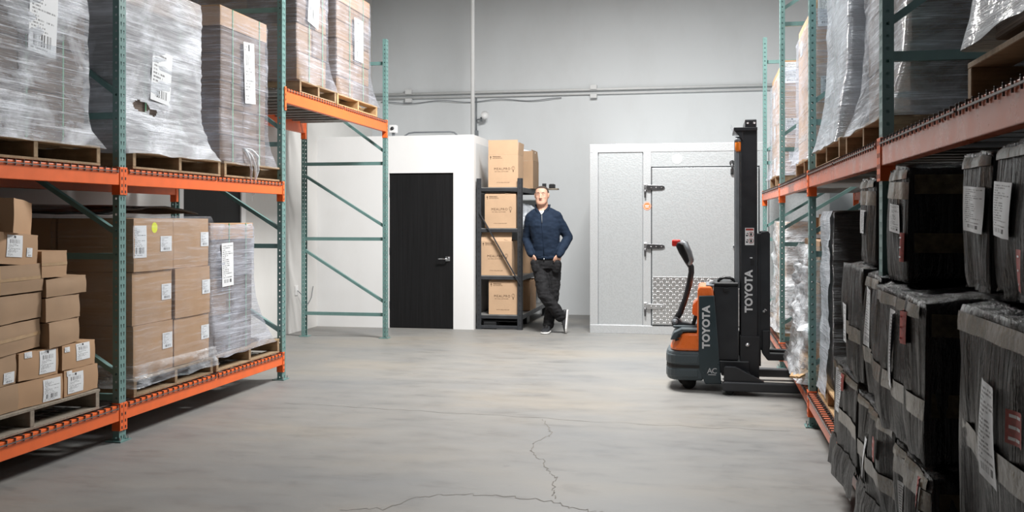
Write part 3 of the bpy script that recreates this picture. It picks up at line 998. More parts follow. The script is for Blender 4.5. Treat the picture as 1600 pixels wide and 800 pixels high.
def bundle_load(name, label, s, xf, y0, y1, z0, z1, depth=1.0, layers=5, cap=0.0, film='film_medium', flute='flute_brown',
                flare=(.05, .05, .03, .06), seed=1, labels=(), straps=(), group='stretch-wrapped pallet loads of flat cartons', fl_h=.3, second=None, fl_mat2=None, cols=2, amp=.008, holes=(), nside=18, nz=26):
    """flat cartons in strapped bundles, stretch-wrapped as one load"""
    W = y1 - y0; H = z1 - z0
    t = thing(name, label, 'pallet load', (xf - s * depth / 2, (y0 + y1) / 2, z0), 0, group)
    rnd = random.Random(seed)
    hh = (H - cap) / layers
    for k in range(layers):
        for c in range(cols):
            for d in range(2):
                jx, jy = rnd.uniform(-.006, .006), rnd.uniform(-.004, .004)
                w = W / cols - .004
                mt = flute if rnd.random() > .3 or not second else second
                pbox('cardboard_bundle', t, ((d - .5) * depth / 2 + jx, (c - (cols - 1) / 2) * W / cols + jy, hh * (k + .5)), (round(depth / 2 - .004, 3), round(w, 3), round(hh - .005, 3)), mt, bev=.004)
    if cap:
        pbox('cardboard_cap', t, (0, 0, H - cap / 2 + .002), (depth + .012, W + .012, cap), 'kraft', bev=.004, label='plain tan cardboard cap tray on top')
    film_shell('stretch_film', film, t, depth / 2 + .006, W / 2 + .006, -.02, H + .0, flare, fl_h, seed, amp, holes=holes, nside=nside, nz=nz)
    fx = s * (depth / 2 + .026)
    face = 'x+' if s > 0 else 'x-'
    for ly, lz, lw, lh, lm, roll in labels:
        quad_label('paper_label', t, (fx, ly - (y0 + y1) / 2, lz - z0), lw, lh, face, lm, roll, label='white printed label sheet')
    for sy in straps:
        pbox('strap', t, (s * (depth / 2 + .009), sy - (y0 + y1) / 2, H / 2), (.003, .012, H), 'strap_green', label='green plastic strap')
    return t

G_FLAT = 'stretch-wrapped pallet loads of flat cartons'
# ---- left rack, upper level
XA = -3.70
pallet(1, XA + .02, 4.30, 5.50, ZU, 'wooden pallet at upper far left of the photo, under the shiny film load')
bundle_load('wrapped_load', 'glossy heavily wrapped carton load at the far upper left of the photo', 1, XA - .02, 4.22, 5.40, ZU + PH, 3.25, 1.0, 5, 0, 'film_heavy', 'flute_brown',
            (.0, .06, .03, .10), 3, [(4.98, 2.53, .24, .36, 'label_a', .06)], (4.86, 5.18), G_FLAT, .22, amp=.014)
pallet(1, XA + .02, 5.85, 7.04, ZU, 'wooden pallet right of the near left post, under the whitish wrapped load', 'pallet_wood')
bundle_load('wrapped_load', 'whitish wrapped carton load with torn film, right of the near left post', 1, XA - .02, 5.76, 6.78, ZU + PH, 3.02, 1.0, 4, .19, 'film_hazy', 'flute_gray',
            (.0, .05, .02, .25), 5, [(6.22, 2.40, .25, .36, 'label_b', .10)], (6.05, 6.50), G_FLAT, .34, amp=.012, holes=[(1, -.30, .30, .10, .035), (1, -.16, .27, .05, .022)], nside=110, nz=120)
pallet(1, XA + .02, 7.10, 8.19, ZU, 'wooden pallet left of the middle left post, film tail hanging over its edge', 'pallet_wood')
lc = bundle_load('wrapped_load', 'brown wrapped load with tan cap and film tail, left of the middle left post', 1, XA - .02, 7.10, 7.92, ZU + PH, 3.09, 1.0, 5, .16, 'film_light', 'flute_brown',
            (.0, .04, .0, .16), 8, [(7.56, 2.62, .19, .50, 'label_c', -.06)], (7.30, 7.78), G_FLAT, .34)
m = MB()
rn = random.Random(5)
for k in range(3):
    pts = []
    for i in range(9):
        t_ = i / 8
        pts.append((.53 + .05 * math.sin(t_ * PI) + rn.uniform(-.008, .008), -.08 + .13 * t_ + k * .03 - .05 * math.sin(t_ * 4 + k), .12 - .42 * t_ * (1 - k * .12) + .1 * math.sin(t_ * PI)))
    m.tube(pts, [.004 + .008 * math.sin(i / 8 * PI) for i in range(9)], 6)
m.build('film_tail', 'film_bunched', lc, True)

# ---- left rack, far top bay
pallet(1, XA + .00, 8.60, 9.52, ZT, 'wooden pallet under the nearer load of the highest left shelf', 'pallet_wood')
bundle_load('wrapped_load', 'nearer wrapped load on the highest left shelf, cut off by the photo top', 1, XA - .02, 8.57, 9.30, ZT + PH, 4.3, 1.0, 6, 0, 'film_light', 'flute_brown',
            (.0, .05, .0, .18), 13, [(8.93, 3.52, .26, .5, 'label_a', .14)], (8.85, 9.18), G_FLAT, .4, 'flute_tan')
pallet(1, XA - .02, 9.60, 10.86, ZT, 'light new wooden pallet under the farther load of the highest left shelf', 'pallet_new')
bundle_load('wrapped_load', 'farther wrapped load with tan cap on the highest left shelf by the back wall', 1, XA - .05, 9.66, 10.66, ZT + PH, 3.86, 1.0, 5, .17, 'film_light', 'flute_tan',
            (.0, .05, .0, .2), 17, [(10.25, 3.37, .27, .46, 'label_b', -.02)], (10.02, 10.44), G_FLAT, .4, 'flute_brown')

# ---- left rack, lower level: stack of loose cartons
pallet(1, XA + .02, 4.25, 5.49, ZL, 'worn gray pallet under the loose carton stack at lower left', 'pallet_gray')
def carton(label, s, xf, y0, y1, z0, z1, depth=.36, rz=0.0, mat='kraft', soft=(.004, .002, .0), seed=1, group=None, labels=(), tape=(), tilt=0.0, name='cardboard_box', cat='box', n=5, tape_mat='packing_tape', seam=True):
    W, H = y1 - y0, z1 - z0
    cx = xf - s * depth / 2
    sb = Soft(depth, W, H, .007, soft[0], soft[1], seed, (5, 5, 5), soft[2])
    o = sb.mesh(name, mat, None, n, n, n)
    o.data.set_sharp_from_angle(angle=math.radians(24))
    o.location = (cx, (y0 + y1) / 2, (z0 + z1) / 2)
    o.rotation_euler = (tilt, 0, rz)
    tag(o, label, cat, group)
    f = 'x+' if s > 0 else 'x-'
    def uv(y, z):
        return (y - (y0 + y1) / 2) / (W / 2), (z - (z0 + z1) / 2) / (H / 2)
    for ly, lz, lw, lh, lm in labels:
        u, v = uv(ly, lz)
        sb.patch('shipping_label', lm, o, f, u - lw / W, u + lw / W, v - lh / H, v + lh / H, .0025, 3, 3, label='white printed shipping label')
    for kind in tape:
        if kind == 'h':
            sb.patch('tape_strip', tape_mat, o, f, -1, 1, -.12, .12, .0018, 4, 1)
        elif kind == 'v':
            sb.patch('tape_strip', tape_mat, o, f, -.5, -.25, -1, 1, .0018, 1, 4)
        elif kind == 't':
            sb.patch('tape_strip', tape_mat, o, 'z+', -1, 1, -.15, .15, .0018, 3, 1)
        elif kind == 'y':
            sb.patch('tape_strip', tape_mat, o, 'y-', -.2, .2, -1, 1, .0018, 1, 3)
    if seam:
        sb.patch('flap_seam', 'kraft_dark', o, 'z+', -1, 1, -.006, .006, .001, 3, 1)
    return o
KC = ['kraft_tan', 'kraft', 'kraft_tan']
GL = 'loose cartons stacked at lower left'
XB = XA + .0
zb = ZL + PH + .003
dent = (.006, .004, .003)
Q = [
 # label, y0, y1, z0, z1, rz, mat, labels, tape, tilt, depth
 ('labeled carton at the bottom right corner of the loose stack', 5.165, 5.50, zb, .525, .02, 1, [(5.27, .445, .15, .12, 'label_c'), (5.21, .505, .05, .03, 'label_a')], 't', 0, .40),
 ('bottom row carton with a tall bar code label, third from the frame edge', 4.79, 5.155, zb, .515, -.03, 1, [(5.06, .44, .15, .125, 'label_a')], 'ty', 0, .40),
 ('film-wrapped carton at the bottom left edge of the loose stack', 4.36, 4.775, zb, .515, .02, 0, [], 'v', 0, .40),
 ('labeled carton second from the bottom at the right end of the stack', 5.135, 5.47, .53, .675, .05, 1, [(5.34, .62, .14, .10, 'label_c'), (5.18, .65, .05, .03, 'label_b')], 't', .0, .38),
 ('second row carton with a bar code label, left of the end carton', 4.775, 5.12, .522, .675, .02, 1, [(5.02, .605, .15, .13, 'label_c'), (4.85, .66, .06, .03, 'label_b')], 't', -.02, .38),
 ('film-wrapped second row carton cut off by the left frame edge', 4.34, 4.76, .522, .68, .03, 0, [(4.70, .56, .09, .06, 'label_b')], 'v', 0, .38),
 ('dented plain carton in the third row, right side', 5.0, 5.32, .682, .825, .10, 0, [], '', .03, .36),
 ('sagging plain carton in the third row at the left frame edge', 4.45, 4.975, .685, .845, .10, 0, [], 'h', .03, .40),
 ('plain carton in the fourth row with a crushed lower edge', 4.99, 5.32, .832, .965, .05, 0, [], '', .02, .36),
 ('plain carton in the fourth row at the left frame edge', 4.45, 4.98, .855, 1.0, .06, 0, [], '', .02, .40),
 ('shallow open-cornered carton in the fifth row, farthest right', 5.0, 5.38, .975, 1.075, .03, 0, [], '', .02, .36),
 ('taped plain carton in the fifth row at the left frame edge', 4.42, 4.985, 1.012, 1.165, .02, 0, [], 'vh', .01, .40),
 ('plain tan carton near the stack top, right of the labeled one', 4.965, 5.20, 1.085, 1.235, .03, 1, [], 'h', .0, .36),
 ('tilted carton with white labels near the top left of the stack', 4.45, 4.945, 1.175, 1.345, .04, 1, [(4.74, 1.275, .13, .12, 'label_c'), (4.87, 1.245, .05, .05, 'label_b')], '', -.07, .40),
]
for i, (lb, y0, y1, z0, z1, rz, mi, labs, tp, tilt, dp) in enumerate(Q):
    carton(lb, 1, XB, y0, y1, z0, z1, dp, rz, KC[mi], dent if mi == 0 else (.005, .003, .002), i + 3, GL, labs, tuple(tp), tilt, n=9)
# topmost turned carton: shows a dark labeled end and a lit side
o = carton('topmost turned carton of the loose stack with a labeled end', 1, XB - .02, 4.60, 4.98, 1.335, 1.52, .34, .42, 'kraft', (.006, .004, .004), 44, GL, [], (), -.06, n=9)
quad_label('shipping_label', o, (-.05, -.1925, .0), .15, .12, 'y-', 'label_a', label='white printed shipping label')

# ---- left rack, lower level: block of big cartons
pallet(1, XA + .02, 5.86, 6.92, ZL, 'pallet under the big carton block with the yellow dot', 'pallet_wood')
GB = 'big cartons in the shrink-wrapped block'
zc = [ZL + PH + .003, .712, 1.068, 1.425]
rowname = ['bottom', 'middle', 'top']
for r in range(3):
    for c, (ya, yb) in enumerate(((5.885, 6.376), (6.394, 6.89))):
        side = 'left' if c == 0 else 'right'
        jx = [.0, .008, -.004][r] * (1 if c else -1)
        labs = [(yb - .075, zc[r] + .20, .13, .11, 'label_b')]
        if c == 1:
            labs = [(yb - .06, zc[r] + .20, .125, .105, 'label_b')]
        lb = 'big brown carton, %s row, %s column, facing the aisle' % (rowname[r], side)
        if r == 2 and c == 0:
            labs = [(ya + .07, zc[r] + .20, .15, .215, 'label_a'), (yb - .10, zc[r] + .18, .15, .105, 'label_b')]
            lb = 'top left big brown carton with a yellow dot and two labels'
        o = carton(lb, 1, XA + jx, ya, yb, zc[r], zc[r + 1] - .003, .56, 0, 'kraft', (.004, .001, 0), 60 + r * 2 + c, GB, labs, (), 0, name='large_carton', n=5)
        if r == 2 and c == 0:
            MB().lathe([(.0, .0035), (.036, .0035), (.036, 0)], 28, (.28, -.0, .115), 'x').build('yellow_dot', 'yellow_sticker', o)['label'] = 'round yellow sticker'
    carton('dark rear carton of the big block, %s row, behind the near left post' % rowname[r], 1, XA - .575, 5.885, 6.385, zc[r], zc[r + 1] - .003, .56, 0, 'kraft', (.004, .001, 0), 80 + r, GB, [], (), 0, name='large_carton', n=5)
fw = thing('stretch_film', 'clear wrap around the big carton block, bunched at the bottom', 'plastic wrap', (XA - .285, 6.388, ZL + PH))
film_shell('film_sleeve', 'film_clear', fw, .298, .518, -.045, 1.07, (.0, .05, .02, .02), .16, 31, .008, r=.02)
film_shell('film_bunch', 'film_crumple', fw, .30, .520, -.06, .085, (.0, .02, .02, .02), .1, 37, .03, r=.03, nz=14)
# black sheet lying on the block
bs = thing('black_sheet', 'black plastic sheet lying over the top of the big carton block', 'plastic sheet', (XA - .62, 6.40, zc[3]))
vs = []; fs = []
nx_, ny_ = 8, 22
for zo in (0, .012):
    for i in range(nx_ + 1):
        for j in range(ny_ + 1):
            x = -.5 + 1.0 * i / nx_; y = -.60 + 1.15 * j / ny_
            z = .022 + .05 * math.sin(max(0, min(1, (j / ny_))) * PI * .95) + .012 * noise.noise(Vector((x * 4, y * 6, 3))) + .02 * (1 - i / nx_)
            vs.append((x, y, z + zo))
N_ = (nx_ + 1) * (ny_ + 1)
for i in range(nx_):
    for j in range(ny_):
        a = i * (ny_ + 1) + j
        q = (a, a + ny_ + 1, a + ny_ + 2, a + 1)
        fs.append(tuple(k + N_ for k in q)); fs.append(q[::-1])
for i in range(nx_):
    for j in (0, ny_):
        a = i * (ny_ + 1) + j; b = a + ny_ + 1
        fs.append((a, b, b + N_, a + N_))
for j in range(ny_):
    for i in (0, nx_):
        a = i * (ny_ + 1) + j; b = a + 1
        fs.append((a, b, b + N_, a + N_))
MB().add(vs, fs).build('sheet', 'black_wrap', bs, True)
# ---- left rack, lower level: last wrapped load
pallet(1, XA + .02, 6.97, 8.11, ZL, 'pallet at the aisle end of the lower left shelf, under the flared load', 'pallet_wood')
bundle_load('wrapped_load', 'gray-lavender wrapped load flaring at its base on the lower left shelf', 1, XA - .03, 6.96, 7.68, ZL + PH, 1.385, 1.0, 3, .13, 'film_medium', 'flute_gray',
            (.0, .05, .0, .36), 21, [(7.20, 1.06, .19, .34, 'label_d', -.03)], (7.26, 7.55), G_FLAT, .62, 'flute_tan')

# ================================================================== RIGHT RACK LOADS
# nearest upper load, cut by the frame
pallet(-1, .745, 1.9, 3.06, ZU, 'pallet in the upper right corner of the photo with a gray bottom board', 'pallet_wood')
ln = bundle_load('wrapped_load', 'load in the upper right photo corner with a white film curtain', -1, .80, 1.95, 3.00, ZU + PH + .05, 3.1, .9, 4, 0, 'film_white', 'flute_brown',
                 (.06, .0, .0, .06), 41, [], (), G_FLAT, .5)
# dark load behind the near right post
pallet(-1, .74, 4.36, 5.56, ZU, 'pallet just beyond the near right post, under the dark load', 'pallet_wood')
bundle_load('wrapped_load', 'dark wrapped load just beyond the near right post, shiny film on its corner', -1, .85, 4.40, 5.52, ZU + PH, 3.35, .9, 5, 0, 'film_heavy', 'flute_brown',
            (.10, .0, .03, .04), 43, [], (4.8,), G_FLAT, .42, amp=.012)
pallet(-1, .72, 5.66, 6.86, ZU, 'pallet on the upper right shelf under the bluish film curtain load', 'pallet_wood')
bundle_load('wrapped_load', 'tall load with a bluish white film curtain, between the two near right posts', -1, .80, 5.76, 6.72, ZU + PH, 3.25, .9, 5, 0, 'film_white', 'flute_gray',
            (.08, .0, .0, .10), 47, [], (6.1, 6.4), G_FLAT, .6, amp=.014)
GR = 'cartons on the upper right shelf'
def carton_load(label, pl_label, s, xf, y0, y1, z, tops, nz, depth, film, seed, group, labels, where):
    pallet(s, xf - s * -.0 + s * .02, y0 - .02, y1 + .02, z, pl_label, 'pallet_wood', depth + .06)
    W = (y1 - y0) / 2
    zz = [z + PH + .002 + (tops - z - PH) * k / nz for k in range(nz + 1)]
    for k in range(nz):
        for c in range(2):
            labs = [(a, b, w, h, m_) for (kk, cc, a, b, w, h, m_) in labels if kk == k and cc == c and m_[0] != '-']
            pos = 'nearer' if c == 0 else 'farther'
            o = carton('%s carton of the %s layer, %s' % (pos, ['bottom', 'middle', 'top'][k], where), s, xf, y0 + c * W + .002, y0 + (c + 1) * W - .002, zz[k] + .001, zz[k + 1] - .001, depth,
                   0, 'kraft', (.003, .001, 0), seed + k * 2 + c, group, labs, ('h',) if (k + c) % 2 else (), 0, n=3)
            if c == 0:
                for (kk, dx, dz, w, h, m_) in where_end.get(seed, ()):
                    if kk == k:
                        quad_label('shipping_label', o, (-s * 0 + (-depth / 2 + dx if s < 0 else depth / 2 - dx), -(W / 2) - .006, dz), w, h, 'y-', m_, label='white printed shipping label')
    t = thing('stretch_film', '%s' % label, 'plastic wrap', (xf - s * depth / 2, (y0 + y1) / 2, z + PH))
    film_shell('film_sleeve', film, t, depth / 2 + .004, W + .004, -.03, tops - z - PH - .06, (.05, .05, .03, .03), .3, seed, .012, r=.03)
where_end = {200: [(2, .085, .10, .15, .22, 'label_d'), (1, .10, -.06, .14, .13, 'label_c')],
             220: [(2, .10, .06, .20, .20, 'label_d'), (1, .085, -.08, .13, .12, 'label_c'), (0, .12, -.02, .13, .12, 'label_b')]}
carton_load('clear film around the cartons left of the second right post', 'pallet under the cartons beside the second right post', -1, .755, 7.16, 8.48, ZU, 2.95, 3, .62, 'film_medium', 200, GR,
            [(2, 1, 8.2, 2.78, .16, .12, 'label_b')], 'by the second right post, upper shelf')
carton_load('clear film around the cartons near the far end of the upper right shelf', 'pallet at the far end of the upper right shelf', -1, .735, 9.90, 11.50, ZU, 2.96, 3, .62, 'film_medium', 220, GR,
            [(2, 1, 11.1, 2.70, .2, .16, 'label_b'), (1, 1, 11.0, 2.35, .2, .14, 'label_b'), (0, 1, 11.0, 2.0, .2, .14, 'label_b')], 'far end of the upper right shelf')

# lower level beyond the second post
pallet(-1, .71, 7.12, 8.28, ZL, 'splintered pallet at floor level where the truck forks enter', 'pallet_new')
GQ = 'cartons inside the messy white film'
ml = thing('wrapped_load', 'messy pallet load under crumpled white film beside the pallet truck forks', 'pallet load', (1.15, 7.70, ZL + PH))
for k in range(3):
    for c in range(2):
        pbox('carton', ml, (0, -.27 + c * .54, .15 + k * .30), (.74, .53, .295), 'kraft' if k < 2 else 'kraft_dark', bev=.005)
film_shell('stretch_film', 'film_bunched', ml, .40, .56, -.10, .86, (.10, .0, .02, .02), .7, 51, .035, r=.05, flare_pow=1.4)
film_shell('loose_film', 'film_bunched', ml, .41, .57, .28, .72, (.06, .0, .02, .02), .4, 53, .05, r=.05)
rn = random.Random(9)
for k in range(5):
    MB().bar((-.52 + rn.uniform(-.03, .03), -.6 + k * .08, -.05 - .012 * k), (-.40 + rn.uniform(-.05, .1), -.45 + k * .1 + rn.uniform(-.1, .1), -.02 + rn.uniform(-.03, .04)), .035, .014).build('broken_board', 'pallet_new', ml)
for i, (ya, yb, z0, z1, dx, mt) in enumerate([(7.20, 7.78, 1.305, 1.455, .10, 'kraft_tan'), (7.80, 8.26, 1.305, 1.43, .04, 'kraft')]):
    carton(['flat carton lying on the messy white film load, nearer one', 'flat carton lying on the messy white film load, farther one'][i], -1, .80 + dx * .4, ya, yb, z0, z1, .60, .0, mt, (.004, .002, 0), 300 + i, GQ, [(ya + .2, z0 + .07, .16, .08, 'label_b')], (), 0, n=4)
pallet(-1, .71, 9.92, 11.5, ZL, 'pallet on the lower right shelf farthest from the camera', 'pallet_wood')
ml2 = thing('wrapped_load', 'white film-wrapped carton load farthest back on the lower right shelf', 'pallet load', (1.16, 10.7, ZL + PH))
for k in range(3):
    for c in range(2):
        pbox('carton', ml2, (0, -.37 + c * .74, .17 + k * .34), (.78, .73, .335), 'kraft', bev=.005)
film_shell('stretch_film', 'film_bunched', ml2, .40, .75, -.06, 1.03, (.06, .0, .02, .06), .5, 57, .03, r=.05)
for o_ in ml.children:
    if o_.name.startswith(('stretch_film', 'loose_film')):
        # the wrap has slipped off the near end, leaving bare cartons
        bm = bmesh.new(); bm.from_mesh(o_.data)
        bmesh.ops.delete(bm, geom=[f for f in bm.faces if f.calc_center_median().y < -.53 and f.calc_center_median().z > .12 and f.calc_center_median().x > -.30], context='FACES')
        bm.to_mesh(o_.data); bm.free()
# black stretch-wrapped tower
pallet(-1, .74, 5.86, 6.90, ZL, 'pallet under the shiny black wrapped tower on the lower right shelf', 'pallet_new')
tw = thing('wrapped_tower', 'tall shiny black stretch-wrapped load with pleated film, behind the black bales', 'pallet load', (1.20, 6.50, ZL + PH))
sb = Soft(.88, .50, 1.10, .03, .012, .010, 77, (1.5, 1.5, 16))
sb.mesh('wrapped_body', 'black_wrap', tw, 10, 10, 40).location = (0, 0, .55)
film_shell('white_film', 'film_white', tw, .442, .256, -.06, 1.10, (.02, .0, .0, .10), .5, 61, .012, r=.03)
for o_ in tw.children:
    if o_.name.startswith('white_film'):
        # only the far corner strip of the white film remains on this load
        bm = bmesh.new(); bm.from_mesh(o_.data)
        bmesh.ops.delete(bm, geom=[f for f in bm.faces if not (f.calc_center_median().y > -.20 and f.calc_center_median().x < -.36)], context='FACES')
        bm.to_mesh(o_.data); bm.free()

# ================================================================== BLACK BALES
GBALE = 'black plastic bales on the lower right shelf'
def bale(label, xf, y0, y1, z0, z1, depth=.85, seed=1, tape_z=(.3,), lab=None, tag_=None, droop=0.0, rz=0.0, end_tape=(), amp=.022, lmat='label_d', top_tape=True):
    W, H = y1 - y0, z1 - z0
    sb = Soft(depth, W, H, .030, .014, amp, seed, (9, 9, 1.8), .014)
    o = sb.mesh('plastic_bale', 'bale_film', None, 16, 28, 24)
    o.location = (xf + depth / 2, (y0 + y1) / 2, (z0 + z1) / 2); o.rotation_euler = (0, 0, rz)
    tag(o, label, 'bale', GBALE)
    for tz in tape_z:
        hw = .035 / (H / 2) * .9
        sb.patch('brown_tape', 'bale_tape', o, 'x-', -.97, .97, tz - hw, tz + hw, .005, 10, 2, skew=.06)
    for tz in end_tape:
        hw = .035 / (H / 2)
        sb.patch('brown_tape', 'bale_tape', o, 'y-', -.95, .5, tz - hw, tz + hw, .005, 8, 2)
    if top_tape:
        sb.patch('brown_tape', 'bale_tape', o, 'x-', -.9, .9, .78, .93, .006, 12, 2)
    if lab:
        u0, u1, v0, v1 = lab
        sb.patch('white_label', lmat, o, 'x-', u0, u1, v0, v1, .009, 4, 5, label='white printed label sheet', skew=.05)
    if tag_:
        u0, u1, v0, v1 = tag_
        sb.patch('red_tag', 'red_print', o, 'x-', u0, u1, v0, v1, .010, 3, 4, label='red and white sticker')
        for k in range(3):
            v = v0 + (v1 - v0) * (k + .5) / 3
            sb.patch('tag_text', 'white_paper', o, 'x-', u0 + (u1 - u0) * .25, u1 - (u1 - u0) * .15, v - .012, v + .012, .0115, 2, 1)
    if droop:
        # film hanging in front of the shelf beam
        vs = []; fs = []
        n = 20
        for i in range(n + 1):
            u = -.96 + 1.92 * i / n
            for k in range(4):
                p = sb.at((-1, u, -.80), .004)
                q = Vector((p.x - .012 - .004 * k + .010 * noise.noise(Vector((u * 6, k, seed))), p.y, p.z - (H * .1 + droop) * k / 3))
                vs.append(p if k == 0 else q)
        for i in range(n):
            for k in range(3):
                a = i * 4 + k
                fs.append((a, a + 1, a + 5, a + 4))
        mm_ = MB(); mm_.add(vs, fs)
        mm_.build('hanging_film', 'bale_film', o, True)
    return o
zb = ZL + .012
bale('black bale on the bottom row, farthest from the camera', .665, 4.63, 5.50, zb, .69, .85, 1, (-.05,), (.30, .48, -.15, .85), (-.28, -.10, .55, .9), .11)
bale('black bale on the bottom row, second from the far end', .665, 3.74, 4.59, zb, .665, .85, 2, (-.15,), (.18, .38, -.62, .30), (-.50, -.28, .15, .55), .11)
bale('black bale on the bottom row, third from the far end', .665, 3.14, 3.70, zb, .64, .85, 3, (.62,), (.38, .62, -.7, .35), (-.75, -.45, .35, .85), .11, end_tape=(.6,))
bale('black bale on the bottom row at the right frame edge', .665, 1.95, 2.74, zb, .60, .85, 4, (.3,), None, None, .11)
bale('narrow black bale of the middle row, farthest one', .665, 4.47, 5.05, .70, 1.205, .85, 5, (-.18,), (.45, .72, -.45, .25), None, 0, top_tape=False)
bale('slim black bale of the middle row with a slanted label', .672, 4.10, 4.45, .685, 1.195, .85, 6, (-.35,), (.1, .45, -.2, .75), None, 0)
bale('wide black bale of the middle row with a tall label and red sticker', .655, 3.20, 4.08, .66, 1.165, .85, 7, (-.30,), (-.06, .20, -.30, .72), (-.62, -.34, .40, .82), 0, end_tape=(.72, -.25))
bale('black bale of the middle row at the right frame edge with a tall label', .655, 1.95, 2.75, .62, 1.20, .85, 8, (-.15,), (.06, .34, -.32, .45), (-.35, -.15, .1, .35), 0)
bale('small black bale of the top row behind the near right post', .715, 4.46, 4.90, 1.218, 1.60, .7, 9, (.55,), (-.45, .25, -.3, .25), None, 0, end_tape=(.62, .1, -.55), amp=.018)
bale('black bale of the top row with a wrinkled label and brown end bands', .715, 3.76, 4.13, 1.19, 1.612, .85, 10, (.6,), (-.55, .1, -.15, .35), (-.92, -.70, -.65, -.15), 0, end_tape=(.68, -.32), amp=.02)
bale('thin black bale of the top row with a white label, before the last one', .715, 2.72, 2.975, 1.225, 1.60, .85, 11, (), (-.75, .55, -.15, .50), None, 0, amp=.02)
bale('black bale of the top row at the right frame edge with a white label', .715, 2.05, 2.71, 1.225, 1.61, .85, 12, (), (.40, .85, -.22, .48), (.02, .2, -.85, -.35), 0, amp=.024)

# ================================================================== BLACK SHELF UNIT WITH PRINTED CARTONS
SX0, SX1, SY0, SY1 = -2.90, -2.302, 12.37, 14.32
sh = thing('shelving_unit', 'black metal shelving unit holding printed cartons beside the white office', 'shelf', ((SX0 + SX1) / 2, (SY0 + SY1) / 2, 0))
hx, hy = (SX1 - SX0) / 2, (SY1 - SY0) / 2
def angle_post(sx, sy):
    m = MB()
    x = sx * hx; y = sy * hy
    xs = sorted((x, x - sx * .062)); ys = sorted((y, y - sy * .05))
    ya = sorted((y, y - sy * .004)); xa = sorted((x, x - sx * .004))
    m.box(xs[0], xs[1], ya[0], ya[1], 0, 1.94)
    m.box(xa[0], xa[1], ys[0], ys[1], 0, 1.94)
    o = m.build('post', 'black_shelf', sh)
    hm = MB()
    for k in range(30):
        z = .06 + k * .0625
        yy = y + sy * .0006
        xx = (xs[0] + xs[1]) / 2
        hm.box(xx - .006, xx + .006, min(yy, y), max(yy, y) , z - .011, z + .011)
    stuff(hm.build('slot', 'rubber', o))
    pbox('foot', sh, (x - sx * .031, y - sy * .025, .006), (.07, .06, .012), 'black_shelf')
for sx in (-1, 1):
    for sy in (-1, 1):
        angle_post(sx, sy)
SHZ = [.19, .692, 1.30, 1.826]
for z in SHZ:
    for sx in (-1, 1):
        pbox('side_beam', sh, (sx * (hx - .02), 0, z - .035), (.03, 2 * hy - .012, .06), 'black_shelf', bev=.004)
    for sy in (-1, 1):
        pbox('end_beam', sh, (0, sy * (hy - .02), z - .030), (2 * hx - .012, .025, .045), 'black_shelf', bev=.004)
    pbox('shelf_deck', sh, (0, 0, z - .006), (2 * hx - .02, 2 * hy - .02, .010), 'deck_steel')
for sx in (0,):
    MB().bar((-hx + .04, -hy - .004, 1.50), (hx - .03, -hy - .004, .59), .012, .035, (0, 1, 0)).build('diagonal_brace', 'black_shelf', sh)
    MB().bar((-hx + .04, hy + .004, 1.50), (hx - .03, hy + .004, .59), .012, .035, (0, 1, 0)).build('diagonal_brace', 'black_shelf', sh)
pbox('end_beam', sh, (0, -hy + .02, .03), (2 * hx - .012, .025, .04), 'black_shelf', bev=.004)

